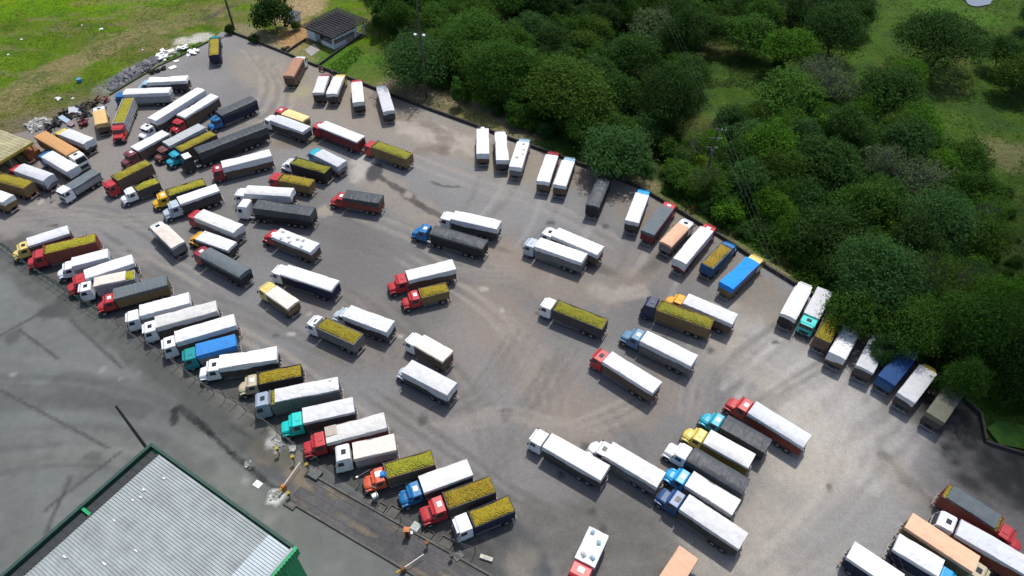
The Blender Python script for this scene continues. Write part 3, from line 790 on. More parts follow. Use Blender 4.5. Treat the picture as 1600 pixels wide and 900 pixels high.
for (x0, x1, y0, y1) in [(6.4, hl - .8, .9, 1.1), (hl - .98, hl - .8, 1.1, 5.0)]:
    mb = MB(); mb.box(x0, x1, y0, y1, 0, 1.0); mb.obj('porch_wall', m_hw, gh)
for (x, y) in [(hl - 1.15, .85), (hl - 1.15, 8.2), (hl - 1.15, hd - 1.2)]:
    mb = MB(); mb.box(x, x + .4, y, y + .35, 0, 3.12); mb.obj('pillar', m_hw, gh)
mb = MB(); mb.box(i0 + 3.25, hl - .5, 1.15, hd - 1.2, .02, .14); mb.obj('porch_floor', M_CONC, gh)
mb = MB(); mb.box(hl - .12, hl + .02, 0.1, hd - .1, 2.86, 3.04); mb.obj('roof_beam', m_hw, gh)
mb = MB(); mb.box(i0 + 3.21, i0 + 3.27, 2.4, 3.4, .05, 2.1); mb.obj('door', plain('door_brown', (.10, .06, .04)), gh)
# path to the gatehouse
pth = at_arr([(476, 78), (486, 88), (500, 78), (491, 68)])
mb = MB(); mb.add([(x, y, .012) for x, y in pth], [(0, 1, 2, 3)]); tag(mb.obj('footpath', M_CONC), kind='structure')
# small dark roof behind the garden tree
q = at(456, 19, 2.2)
sh = empty('garden_shed', (q[0], q[1], 0), R(-30)); tag(sh, 'small shed with dark sheet roof behind the round garden tree', 'shed')
mb = MB(); mb.box(-1.6, 1.6, -1.2, 1.2, 0, 1.9); mb.obj('wall', m_hw, sh)
mb = MB(); mb.box(-2, 2, -1.5, 1.5, 1.91, 2.05); mb.obj('roof', plain('slate_roof', (.05, .056, .065), rough=.6), sh)

# ------------------------------------------------------------------ low walls along the lot
def wall_run(px, h, t, mat, label, name='low_wall', cat='wall', group=None):
    pts = at_arr(px)
    mb = MB()
    vs = []; fs = []
    for i, p in enumerate(pts):
        if i == 0: d = Vector(pts[1]) - Vector(p)
        elif i == len(pts) - 1: d = Vector(p) - Vector(pts[-2])
        else: d = (Vector(pts[i + 1]) - Vector(p)).normalized() + (Vector(p) - Vector(pts[i - 1])).normalized()
        d = d.normalized(); nrm = Vector((-d.y, d.x)) * t / 2
        hh = h * (1 + .06 * math.sin(i * 2.3))
        vs += [(p[0] - nrm.x, p[1] - nrm.y, -.2), (p[0] + nrm.x, p[1] + nrm.y, -.2), (p[0] + nrm.x, p[1] + nrm.y, hh), (p[0] - nrm.x, p[1] - nrm.y, hh)]
    for i in range(len(pts) - 1):
        a = 4 * i; b = a + 4
        for k in range(4): fs.append((a + k, a + (k + 1) % 4, b + (k + 1) % 4, b + k))
    fs += [(0, 1, 2, 3), tuple(len(vs) - 4 + k for k in (3, 2, 1, 0))]
    mb.add(vs, fs)
    o = mb.obj(name, mat); tag(o, label, cat, group)
    return o
wall_run([(352, 48), (400, 66), (446, 84.5), (457, 89), (470, 95), (484, 100), (496, 105)], .65, .28, M_WALL, 'low dark wall in front of the garden plot and gatehouse')
wall_run([(447, 84), (462, 73.5), (478, 63)], .6, .22, M_WALL, 'short low dark wall between round garden tree and gatehouse yard')
wall_run([(497, 104.5), (525, 84), (553, 65), (566, 56)], .6, .22, M_WALL, 'low dark wall between the gatehouse and the bright lawn')
wall_run([(498, 106), (527, 117), (556, 128), (590, 142), (616, 152), (668, 171), (720, 190), (755, 202.5), (790, 216), (854, 239), (890, 252), (925, 266), (960, 279), (996, 293), (1045, 322), (1090, 350),
          (1120, 368), (1150, 388), (1180, 408), (1212, 428), (1270, 464), (1330, 503), (1390, 542), (1450, 582), (1500, 620), (1530, 650), (1538, 690)], .75, .32, M_WALL, 'long low dark wall between the parked trucks and the wood')
wall_run([(1538, 691), (1570, 702), (1640, 722), (1760, 790)], .5, .3, M_WALL, 'low dark wall below the grass bank at the right edge')
wall_run([(172, 149), (210, 126), (249, 103.5), (290, 84.5), (325, 66)], .35, .3, plain('mossy_kerb', (.075, .10, .035), rough=.95, var=.5), 'mossy kerb along the grass strip at the top left', 'mossy_kerb', 'kerb')
# grass bank inside the lower right corner
gb = at_arr([(1540, 672), (1556, 658), (1600, 668), (1660, 690), (1660, 715), (1600, 704), (1560, 697)])
mb = MB(); mb.add([(x, y, .45) for x, y in gb] + [(x, y, 0) for x, y in gb], [tuple(range(7))] + [(i, 7 + i, 7 + (i + 1) % 7, (i + 1) % 7) for i in range(7)])
tag(mb.obj('grass_bank', plain('bank_grass', (.040, .110, .010), rough=.95, var=.5, scale=.8, bump=.6)), kind='structure')

# ------------------------------------------------------------------ wire fence on the left
def resample(pts, step):
    out = [Vector(pts[0])]; acc = 0
    for a, b in zip(pts[:-1], pts[1:]):
        a = Vector(a); b = Vector(b); L = (b - a).length; d = (b - a) / L; s = step - acc
        while s <= L:
            out.append(a + d * s); s += step
        acc = (acc + L) % step
    return out
def wire_fence(px, step, label, rail):
    pts = resample(at_arr(px), step)
    f = empty('wire_fence', (pts[0].x, pts[0].y, 0)); tag(f, label, 'fence', None)
    o0 = pts[0]
    tops = []
    rf = random.Random(len(px))
    d = (pts[-1] - pts[0]).normalized(); nrm = Vector((-d.y, d.x)); nrm = nrm if nrm.y < 0 else -nrm
    base = MB()
    base.tube([(0, 0, 0), (0, 0, 1.75), (nrm.x * .15, nrm.y * .15, 2.0), (nrm.x * .5, nrm.y * .5, 2.28)], .055, 6)
    pm = base.mesh('fence_post', M_POLE)
    for p in pts:
        ob('fence_post', pm, f, (p.x - o0.x, p.y - o0.y, 0), (rf.uniform(-.06, .06), rf.uniform(-.10, .06), rf.uniform(-.2, .2)))
    for zi, z in enumerate((.5, 1.0, 1.5, 2.1)):
        mb = MB(); off = .3 if z > 2 else .08
        mb.tube([(p.x - o0.x + nrm.x * off, p.y - o0.y + nrm.y * off, z + rf.uniform(-.04, .04)) for p in pts], .014 if not rail else .035, 4)
        mb.obj('wire', M_WIRE if not rail else m_dgreen, f)
    return f
wire_fence([(-30, 360), (0, 383), (46, 418), (108, 460), (166, 496)], 1.6, 'green wire fence between the yellow cab truck and the concrete yard', True)
wire_fence([(186, 509), (206, 527), (224, 538), (258, 558), (292, 584), (330, 613), (366, 629), (388, 646), (426, 670), (470, 706), (514, 732)], 2.1, 'leaning post and wire fence beside the long rank of trucks', False)
wire_fence([(627, 815), (682, 838)], 3.0, 'short sagging fence panel in front of the crimson bonneted truck', False)
wire_fence([(712, 852), (738, 862), (768, 873)], 2.6, 'last bent fence posts beside the white flat-nosed fruit truck', False)

# ------------------------------------------------------------------ weighbridge
k0 = Vector(at(484, 742)); k1 = Vector(at(770, 904))
wv = (k1 - k0); wang = math.atan2(wv.y, wv.x); wlen = wv.length
wb = empty('weighbridge', (k0.x, k0.y, 0), wang)
tag(wb, 'long weighbridge deck with worn planks between two concrete kerbs', 'weighbridge')
m_deck = ground_mat('deck_steel', speck=.25, fine=8, bump=.2, mid=.5, midv=.3)
def deck_col(Xl, Yl):
    c = np.array([0.074, 0.072, 0.074])[None, :] * (0.6 + .9 * fbm(Xl * .35, Yl * 1.6, 2.2, 5))[:, None]
    for yy in (-1.1, -3.0):
        w = (1 - sstep(.45, 1.0, np.abs(Yl - yy + (fbm(Xl, Yl, 3, 4) - .5) * .8))) * sstep(.48, .66, fbm(Xl * .7 + yy * 9, Yl * 1.5, 3.2, 77))
        c = mixc(c, (0.175, 0.145, 0.098), w * .7)
    return c
x_, y_ = np.meshgrid(np.arange(0, wlen + .01, .3), np.linspace(-4.0, 0, 22))
ny2, nx2 = x_.shape; id2 = np.arange(nx2 * ny2).reshape(ny2, nx2)
me = bpy.data.meshes.new('deck')
me.from_pydata(np.stack([x_.ravel(), y_.ravel(), np.full(x_.size, .06)], 1).tolist(), [], np.stack([id2[:-1, :-1], id2[:-1, 1:], id2[1:, 1:], id2[1:, :-1]], -1).reshape(-1, 4).tolist())
ca = me.color_attributes.new('soil', 'FLOAT_COLOR', 'POINT')
ca.data.foreach_set('color', np.concatenate([np.clip(deck_col(x_.ravel(), y_.ravel()), .004, .9), np.ones((x_.size, 1))], 1).astype(np.float32).ravel())
me.materials.append(m_deck); ob('deck', me, wb)
m_kerb = plain('kerb_concrete', (0.105, 0.102, 0.092), rough=.9, var=.5, scale=1.2)
mb = MB(); mb.box(0, wlen, 0.02, .30, -.1, .26); mb.obj('kerb', m_kerb, wb)
mb = MB(); mb.box(1.5, wlen, -4.3, -4.02, -.1, .26); mb.box(-.2, 1.5, -4.9, -4.62, -.1, .26); mb.box(1.2, 1.48, -4.6, -4.02, -.1, .255); mb.obj('kerb', m_kerb, wb)
for i, xx in enumerate((5.4, 11.2, 16.8, 22.4)):
    mb = MB(); mb.box(xx, xx + .07, -3.95, -.05, .064, .075); mb.obj('deck_joint', M_DARK, wb)
for yy in (-.75, -2.0, -3.25):
    mb = MB(); mb.box(.1, wlen - .1, yy, yy + .09, .064, .073); mb.obj('deck_rail', M_DARK, wb)
for (xx, yy, sx, sy) in [(8.2, .35, 1.5, 1.3), (10.4, .35, 1.3, 1.1), (11.9, .35, 1.6, 1.5), (17.6, .35, 1.3, 1.0), (19.8, .35, 1.8, 1.3)]:
    mb = MB(); t = .16
    mb.box(xx, xx + sx, yy, yy + t, -.1, .28); mb.box(xx, xx + sx, yy + sy - t, yy + sy, -.1, .28); mb.box(xx, xx + t, yy + t, yy + sy - t, -.1, .28); mb.box(xx + sx - t, xx + sx, yy + t, yy + sy - t, -.1, .28)
    mb.box(xx + t, xx + sx - t, yy + t, yy + sy - t, .01, .05)
    mb.obj('kerb_pit', m_kerb, wb)

# barriers, signals, posts and bits round the weighbridge
m_or = plain('orange_paint', (.50, .16, .03), rough=.6, var=.4); m_ye = plain('yellow_paint', (.34, .25, .03), rough=.7, var=.6); m_br = plain('rusty_brown', (.18, .075, .035), rough=.8, var=.5)
def barrier(base, tip, label, mat):
    b = Vector(at(*base)); t = Vector(at(*tip, .95)); d = t - b; L = d.length
    g = empty('barrier_gate', (b.x, b.y, 0), math.atan2(d.y, d.x)); tag(g, label, 'barrier')
    mb = MB(); mb.box(-.25, .25, -.22, .22, 0, 1.1); mb.obj('cabinet', mat, g, .03)
    mb = MB(); mb.tube([(0.2, 0, .95), (L, 0, .95)], .045, 6); mb.obj('arm', M_HATCHW, g)
    mb = MB(); mb.box(-.9, -.3, -.12, .12, .8, 1.05); mb.obj('counterweight', m_ye, g, .02)
barrier((445, 765), (469, 722), 'white barrier arm on an orange cabinet across the weighbridge lane', m_or)
barrier((631, 893), (662, 866), 'white barrier arm on a rusty cabinet at the bottom of the picture', m_br)
def signal(p, label, mat=m_ye, h=1.3):
    x, y = at(*p); g = empty('signal_post', (x, y, 0), R(35)); tag(g, label, 'signal')
    mb = MB(); mb.tube([(0, 0, 0), (0, 0, h)], .06, 8); mb.obj('post', M_DARK, g)
    mb = MB(); mb.box(-.2, .2, -.18, .18, h, h + .5); mb.box(-.25, .25, -.23, .23, h + .5, h + .55); mb.obj('signal_head', mat, g, .02)
    mb = MB(); mb.tube([(-.04, -.19, h + .25), (-.04, -.25, h + .25)], .10, 10); mb.obj('lens', M_DARK, g)
signal((437, 711), 'yellow signal head on a short post beside the white rubble')
signal((461, 724), 'yellow signal head on a post at the tip of the barrier arm')
signal((483, 736), 'yellow signal head on a post at the start of the weighbridge kerb')
signal((453, 777), 'yellow signal box beside the orange barrier cabinet', m_ye, .7)
signal((668, 855), 'rusty signal post beside the lower end of the weighbridge', m_br, .9)
signal((706, 874), 'dark signal post with a box at the end of the weighbridge', M_DARK, .8)
x, y = at(638, 838); g = empty('steel_column', (x, y, 0)); tag(g, 'rusty orange column on the weighbridge kerb beside a grey lid', 'column')
mb = MB(); mb.box(-.3, -.08, -.25, .25, 0, 1.9); mb.box(.08, .3, -.25, .25, 0, 1.9); mb.box(-.08, .08, -.06, .06, 0, 1.85); mb.obj('post', m_br, g)
mb = MB(); mb.box(-.38, .38, -.32, .32, 1.905, 1.97); mb.obj('cap', m_or, g)
def slab(p, sx, sy, sz, rz, mat, name, label, cat, group=None):
    x, y = at(*p); mb = MB(); mb.box(-sx / 2, sx / 2, -sy / 2, sy / 2, 0, sz)
    mb.box(-sx * .12, sx * .12, -sy * .1, sy * .1, sz, sz + .05)
    o = mb.obj(name, mat, None, .02); o.location = (x, y, 0.004); o.rotation_euler = (0, 0, rz); tag(o, label, cat, group); return o
slab((403, 757), 1.1, .85, .12, R(-30), M_HATCHW, 'manhole_lid', 'white square lid lying on the yard near the warehouse', 'lid')
slab((649, 825), 1.3, 1.1, .25, R(60), plain('pale_lid', (.42, .46, .44), rough=.7), 'manhole_lid', 'pale green-grey lid beside the rusty orange column', 'lid')
slab((642, 834), .5, .4, .3, R(20), M_HATCHW, 'meter_box', 'small white box between the rusty column and the pale lid', 'box')
slab((716, 869), 1.2, 1.0, .2, R(40), plain('grey_lid', (.12, .12, .125), rough=.8), 'manhole_lid', 'dark grey lid beside the lower weighbridge end', 'lid')
slab((760, 873), 1.6, .5, .35, R(-18), plain('cracked_pale', (.45, .44, .38), rough=.8, var=.5), 'concrete_block', 'pale broken concrete block beside the last fence posts', 'block')
slab((492, 742), 1.8, 1.3, .55, R(-30), plain('pit_concrete', (.115, .12, .118), rough=.85, var=.4), 'concrete_block', 'dark concrete block at the head of the weighbridge', 'block')
# lamp post with white floodlight box near the orange-red truck
x, y = at(592, 785); g = empty('lamp_post', (x, y, 0)); tag(g, 'slim lamp post with a white box in front of the orange-red truck', 'lamp post')
mb = MB(); mb.tube([(0, 0, 0), (0, 0, 2.9)], .06, 6); mb.tube([(0, 0, 2.9), (.1, .1, 3.6), (-.9, .5, 3.7)], .035, 6); mb.obj('post', M_BAR, g)
mb = MB(); mb.obox((-.35, .25, 1.3), .75, .55, .6, R(35)); mb.obj('floodlight', M_HATCHW, g, .04)
x, y = at(562, 758); g = empty('lamp_post', (x, y, 0)); tag(g, 'slim bent post with a long arm beside the white sleeper-cab truck', 'lamp post')
mb = MB(); mb.tube([(0, 0, 0), (-.05, .1, 1.9)], .055, 6); mb.tube([(-.05, .1, 1.9), (.8, .6, 2.1), (1.5, 1.0, 2.2)], .03, 6); mb.obj('post', M_BAR, g)
mb = MB(); mb.obox((-.05, .1, 1.95), .3, .22, .16, .4); mb.obj('lamp_head', M_HATCHW, g, .02)

def lump(r, seed, sx=1, sy=1, sz=.6, sub=2, rough=.35):
    bm = bmesh.new(); bmesh.ops.create_icosphere(bm, subdivisions=sub, radius=r)
    for v in bm.verts:
        n = mnoise.noise(v.co / r * 1.4 + Vector((seed * 3.1, seed * 1.7, 0)))
        v.co = v.co * (1 + rough * n * 1.6); v.co.x *= sx; v.co.y *= sy; v.co.z *= sz
    return bm
def lump_obj(name, bm, mat, loc, rz=0):
    me = bpy.data.meshes.new(name); bm.to_mesh(me); bm.free(); me.materials.append(mat)
    o = bpy.data.objects.new(name, me); o.location = loc; o.rotation_euler = (0, 0, rz); COL.objects.link(o); return o
def stones(name, px_poly, n, smin, smax, mat, label, cat, kind=None, heap=0.0):
    """one loose pile of broken stone"""
    poly = at_arr(px_poly); P = np.array(poly); r2 = random.Random(n)
    cx_, cy_ = P.mean(0); mb = MB()
    c = 0
    while c < n:
        x = r2.uniform(P[:, 0].min(), P[:, 0].max()); y = r2.uniform(P[:, 1].min(), P[:, 1].max())
        if not inside(np.array([x]), np.array([y]), poly)[0]: continue
        e = float(seg_dist(np.array([x]), np.array([y]), poly + [poly[0]])[0])
        s = r2.uniform(smin, smax) * (1.6 if r2.random() < .06 else 1)
        q = MB(); q.box(-s, s, -s * r2.uniform(.5, 1), s * r2.uniform(.5, 1), -s * .6, s * .6)
        M = Matrix.Translation((x, y, heap * min(e / 2, 1) + s * .3)) @ Matrix.Rotation(r2.uniform(0, 6), 4, 'Z') @ Matrix.Rotation(r2.uniform(-.8, .8), 4, 'X') @ Matrix.Rotation(r2.uniform(-.8, .8), 4, 'Y')
        mb.add([M @ (Vector(p) * r2.uniform(.8, 1.2)) for p in q.v], q.f); c += 1
    o = mb.obj(name, mat); tag(o, label, cat, None, kind); return o
m_stone = plain('broken_stone', (.21, .215, .225), rough=.95, var=.6, scale=.6)
stones('rubble_heap', [(168, 138), (185, 118), (215, 104), (240, 90), (250, 95), (225, 112), (200, 130), (176, 142)], 1500, .14, .36, m_stone, 'grey heap of crushed stone along the grass strip', 'rubble heap', 'stuff', .9)
m_wst = plain('white_rubble', (.40, .40, .38), rough=.9, var=.6, scale=.8)
stones('white_rubble', [(424, 686), (432, 679), (446, 692), (440, 700), (426, 698)], 70, .05, .20, m_wst, 'white broken plaster rubble scattered beside the yellow signal post', 'rubble', 'stuff')
stones('white_rubble', [(450, 697), (460, 696), (464, 704), (454, 707)], 30, .06, .22, m_wst, 'small scatter of white rubble right of the yellow signal post', 'rubble', 'stuff')
stones('white_rubble', [(383, 722), (392, 721), (392, 733), (384, 732)], 22, .05, .16, m_wst, 'small white rubble pile on the dark lane above the warehouse', 'rubble', 'stuff')
stones('white_rubble', [(422, 768), (434, 765), (440, 776), (426, 784), (418, 778)], 60, .05, .18, m_wst, 'white spilled lime and lumps beside the orange barrier cabinet', 'rubble', 'stuff')
r3 = random.Random(8)
for (p, lab) in [((253, 93), 'stack of broken white sheets beside the mossy kerb'), ((261, 84), 'pile of broken white sheets on the stone heap'), ((285, 77), 'tilted pile of white sheets beyond the mossy kerb'), ((300, 84), 'white sheet stack lying just inside the lot corner'), ((276, 96), 'small white fragment lying inside the lot'), ((270, 106), 'flat white board with a dark mark on the lot')]:
    x, y = at(*p); mb = MB(); n_ = 1 if 'board' in lab or 'fragment' in lab else 9
    for i in range(n_):
        s = (1.3, .9) if n_ == 1 else (r3.uniform(.5, 1.2), r3.uniform(.3, .7))
        if 'fragment' in lab: s = (.9, .6)
        mb.obox((x + (r3.uniform(-1.2, 1.2) if n_ > 1 else 0), y + (r3.uniform(-1, 1) if n_ > 1 else 0), .12 + i * .09), s[0] * 1.3, s[1] * 1.5, .1, r3.uniform(0, 3), r3.uniform(-.3, .3) if n_ > 1 else 0, r3.uniform(-.3, .3) if n_ > 1 else 0)
    tag(mb.obj('white_sheets', M_HATCHW), lab, 'sheets')
# specks of litter in the meadow
m_lit = plain('litter_white', (.75, .75, .73), rough=.7)
for (px, py, s, lab) in [(34, 62, .32, 'white scrap lying high in the bright meadow'), (14, 87, .3, 'white scrap near the left edge of the meadow'), (158, 46, .5, 'pale scrap on the dry track through the meadow'), (128, 39, .25, 'small pale scrap in the lush upper meadow'), (223, 78, .25, 'tiny pale scrap above the grey stone heap'), (92, 155, .7, 'pale crumpled sheet on the dry grass'), (114, 154, .35, 'small pale scrap right of the crumpled sheet')]:
    x, y = at(px, py); bm = lump(s, px, 1, .8, .5, 2, .5); tag(lump_obj('litter', bm, m_lit, (x, y, ground_z(x, y) + s * .2)), lab, 'litter')
x, y = at(125, 128); mb = MB(); mb.tube([(0, 0, 0), (0, 0, .9)], .62, 14); o = mb.obj('water_barrel', plain('barrel_blue', (.08, .24, .36), rough=.5), None, .05); o.location = (x, y, ground_z(x, y)); tag(o, 'blue plastic barrel standing alone in the meadow', 'barrel')

# ------------------------------------------------------------------ scrap along the far left edge
def scrap(p, name, label, cat, builder, mat, rz=0.0):
    x, y = at(*p); mb = MB(); builder(mb); o = mb.obj(name, mat); o.location = (x, y, 0.02); o.rotation_euler = (0, 0, rz); tag(o, label, cat); return o
def b_panel(sx, sy, tilt=.25):
    def f(mb):
        mb.obox((0, 0, .5), sx, sy, .08, 0, tilt, .1); mb.obox((.1, -.1, .25), sx * .8, sy * .8, .08, .4, -.1, 0); mb.obox((-.2, .1, .1), sx * .6, sy, .16, .9)
    return f
def b_frame(mb):
    for i in range(9):
        mb.obox((r3.uniform(-1.3, 1.3), r3.uniform(-.9, .9), r3.uniform(.15, .9)), r3.uniform(.6, 1.9), r3.uniform(.15, .6), r3.uniform(.1, .35), r3.uniform(0, 3), r3.uniform(-.6, .6), r3.uniform(-.6, .6))
def b_tyres(mb):
    for i in range(6):
        c = Vector((r3.uniform(-1.1, 1.1), r3.uniform(-.7, .7), .15 + .28 * (i // 3)))
        ring = [(c + Vector((.42 * math.cos(a), .42 * math.sin(a), 0))) for a in np.linspace(0, 2 * math.pi, 13)]
        mb.tube(ring, .14, 6, False)
m_black = plain('scrap_black', (.025, .022, .024), rough=.8, var=.5); m_mar = plain('scrap_maroon', (.13, .020, .022), rough=.6, var=.5)
m_gal = plain('scrap_galvanised', (.50, .55, .58), rough=.4, var=.3); m_rust = plain('scrap_rust', (.32, .115, .04), rough=.85, var=.5); m_wood = plain('scrap_wood', (.33, .25, .17), rough=.9, var=.4)
scrap((119, 175), 'bent_sheet', 'pale grey bent panel leaning on the scrap heap', 'scrap panel', b_panel(2.6, 1.8, .4), m_gal, .3)
scrap((102, 189), 'bent_sheet', 'long light blue panel lying on black scrap', 'scrap panel', b_panel(2.9, 1.1, .15), plain('scrap_pale_blue', (.36, .46, .54), rough=.5), -.6)
scrap((112, 196), 'bent_sheet', 'mauve dented panel at the lower end of the blue panel', 'scrap panel', b_panel(1.8, 1.1, .2), plain('scrap_mauve', (.26, .20, .22), rough=.6), -.6)
for (p, lab) in [((100, 182), 'black scrap frame behind the light blue panel'), ((92, 192), 'black scrap heap left of the light blue panel'), ((85, 199), 'black scrap beside the brown tarp truck'), ((78, 203), 'black scrap at the rear of the brown tarp truck'), ((113, 186), 'black tangled scrap right of the light blue panel'), ((137, 170), 'black scrap left of the white-cab straw tarp truck'), ((134, 180), 'dark scrap mixed with pale pieces beside the straw tarp truck'), ((141, 164), 'dark scrap behind the straw tarp truck')]:
    scrap(p, 'scrap_heap', lab, 'scrap', b_frame, m_black, r3.uniform(0, 3))
scrap((136, 192), 'scrap_drums', 'maroon scrap body beside the straw tarp truck', 'scrap', b_frame, m_mar, .5)
scrap((131, 197), 'scrap_drums', 'maroon scrap in front of the pale rubble', 'scrap', b_frame, m_mar, 1.5)
scrap((162, 159), 'scrap_car', 'dark maroon scrap car body behind the straw tarp truck', 'scrap', b_frame, m_mar, .2)
for (p, lab) in [((240, 113), 'pile of black tyres beside the light blue truck'), ((253, 110), 'row of black tyres inside the mossy kerb'), ((445, 78), 'heap of tyres in the garden plot by the low wall')]:
    scrap(p, 'old_tyres', lab, 'tyres', b_tyres, M_TYRE, .5)
stones('pale_rubble', [(40, 196), (60, 186), (82, 188), (72, 200), (50, 208)], 160, .12, .4, plain('pale_scrap', (.42, .42, .39), rough=.9, var=.5), 'pale mixed rubbish between the meadow and the yellow shed', 'rubble', 'stuff', .5)
def crate(p, sx, sy, sz, rz, mat, label):
    x, y = at(*p); g = empty('rusty_skip', (x, y, 0), rz); tag(g, label, 'skip')
    mb = MB(); t = .08
    mb.box(-sx / 2, sx / 2, -sy / 2, -sy / 2 + t, 0, sz); mb.box(-sx / 2, sx / 2, sy / 2 - t, sy / 2, 0, sz); mb.box(-sx / 2, -sx / 2 + t, -sy / 2 + t, sy / 2 - t, 0, sz); mb.box(sx / 2 - t, sx / 2, -sy / 2 + t, sy / 2 - t, 0, sz)
    for i in range(5): mb.box(-sx / 2 + .3 + i * sx / 5, -sx / 2 + .42 + i * sx / 5, -sy / 2 - .06, -sy / 2, 0, sz)
    mb.obj('body', mat, g)
    mb = MB()
    for i in range(7): mb.obox((-sx / 2 + sx * (i + .5) / 7, 0, sz + .05 + .05 * (i % 2)), sx / 7.4, sy * 1.02, .07)
    mb.obj('lid', mat, g)
crate((52, 246), 3.8, 2.6, 2.0, R(-35), m_rust, 'large rusty orange skip between the yellow shed and the blue cab')
crate((41, 239), 2.6, 1.8, 1.6, R(-35), m_rust, 'smaller rusty skip against the eave of the yellow shed')
crate((34, 251), 2.2, 1.4, 1.3, R(-35), plain('scrap_olive', (.22, .21, .12), rough=.9, var=.5), 'olive crate under the yellow shed eave')
crate((21, 260), 2.0, 1.6, 1.0, R(-35), m_wood, 'wooden crate above the red cab at the left')
crate((12, 270), 2.0, 1.4, .8, R(-35), m_wood, 'wooden pallet box left of the red cab at the left edge')
x, y = at(50, 257); g = empty('steel_frame', (x, y, 0), R(-30)); tag(g, 'bare steel frame between the red cab and the white tarp truck', 'frame')
mb = MB()
for a, b in [((-1, -.6), (1, -.6)), ((1, -.6), (1, .6)), ((1, .6), (-1, .6)), ((-1, .6), (-1, -.6))]:
    mb.tube([(*a, 1.1), (*b, 1.1)], .05, 5); mb.tube([(*a, 0), (*a, 1.1)], .05, 5)
mb.obj('tubes', M_BAR, g)
# open shed with a yellowed sheet roof on the left edge
s0 = Vector(at(50, 222, 4)); s1 = Vector(at(0, 252, 4)); s2 = Vector(at(19, 199, 4))
ax_ = (s0 - s1).normalized(); ang = math.atan2(ax_.y, ax_.x); dep = (s2 - s0).length
sh = empty('yellow_shed', (s0.x, s0.y, 0), ang); tag(sh, 'open shed with a weathered yellow sheet roof at the left edge', 'shed')
mb = MB(); nrb = 30; SL = 22
vs = []; fs = []
for i in range(nrb * 2 + 1):
    x = -SL * i / (nrb * 2); z = 4 + (.10 if i % 2 else 0)
    vs += [(x, 0, z), (x, dep, z + .5)]
for i in range(nrb * 2): fs.append((2 * i, 2 * i + 1, 2 * i + 3, 2 * i + 2))
mb.add(vs, fs); mb.obj('roof', plain('yellowed_sheet', (.36, .33, .19), rough=.8, var=.55, scale=.5), sh)
mb = MB(); mb.box(-SL, 0, -.12, 0, 3.5, 4.02); mb.box(0.0, .12, -.12, dep, 3.55, 4.05); mb.obj('fascia', plain('yellow_fascia', (.40, .34, .05), rough=.7, var=.4), sh)
for i in range(5):
    for yy in (.4, dep - .4):
        mb = MB(); mb.box(-.5 - i * 5, -.25 - i * 5, yy - .12, yy + .12, 0, 3.95); mb.obj('post', M_CONC, sh)
mb = MB(); mb.box(-SL, -.3, dep - .2, dep - .05, 0, 3.9); mb.obj('back_wall', M_CONC, sh)

# ------------------------------------------------------------------ poles and wires
def pole(p, h, r, label, extra=None, name='concrete_pole', top=None, rz=0.0, cat='pole'):
    x, y = at(*p) if top is None else top
    g = empty(name, (x, y, 0), rz); tag(g, label, cat)
    mb = MB(); mb.tube([(0, 0, -.3), (0, 0, h)], r, 10, True, r * .62); mb.obj('shaft', M_POLE, g)
    if extra: extra(g, h)
    return g
def floods(z):
    def f(g, h):
        mb = MB(); mb.tube([(-1.0, 0, z), (1.0, 0, z)], .05, 6); mb.obj('bracket', M_BAR, g)
        for sx in (-1, .9):
            mb = MB(); mb.obox((sx, -.15, z + .1), .55, .4, .35, 0, .4); mb.obj('floodlight', M_HATCHW, g, .03)
    return f
pole((366, 46), 19, .30, 'tall dark pole at the far corner of the lot', None)
pole((666, 152), 23, .30, 'tall floodlight pole in front of the large spreading tree', floods(14.8), 'floodlight_pole', None, R(-10), 'light pole')
def arms(g, h):
    for z, l in ((h - .25, 1.5), (h - 2.1, 1.1), (h - 4.1, .8)):
        mb = MB(); mb.box(-.5 * (z < h - 1) - .6, l, -.07, .07, z - .08, z + .08); mb.obj('crossarm', M_POLE, g)
        for xx in (l - .1, l * .45):
            mb = MB(); mb.tube([(xx, 0, z + .08), (xx, 0, z + .22), (xx, 0, z + .36)], .09, 8, True, .05); mb.obj('insulator', M_LAMP, g)
    mb = MB(); mb.tube([(-.1, -.45, h - 5.2), (-.1, -.45, h - 4.2)], .28, 10); mb.obj('transformer', plain('transformer_grey', (.10, .11, .11), rough=.6), g, .03)
up = pole((1097, 300), 14.2, .24, 'utility pole with three crossarms rising from the bushes', arms, 'utility_pole', None, R(-12), 'utility pole')
wpx = at(180, 633, 12.5)
pole(None, 12.5, .24, 'bare dark post standing behind the warehouse corner', None, 'dark_post', wpx)
ux_, uy_ = at(1097, 300)
for i, (dx, dz) in enumerate(((1.4, 14.3), (.65, 14.3), (1.0, 12.4))):
    mb = MB()
    x0, y0 = ux_ + dx, uy_
    for sgn, (x1, y1) in ((1, (ux_ + dx + 2.5, -30.0)), (-1, (ux_ + dx - 6, 260.0))):
        pts = [(x0 + (x1 - x0) * k / 14, y0 + (y1 - y0) * k / 14, dz - 3.2 * 4 * (k / 14) * (1 - k / 14) * .5) for k in range(15)]
        mb.tube(pts, .0035, 4)
    o = mb.obj('power_line', plain('power_wire', (.34, .35, .35), rough=.5)); tag(o, 'thin power line strung from the utility pole across the yard', 'power line', 'power lines from the utility pole')
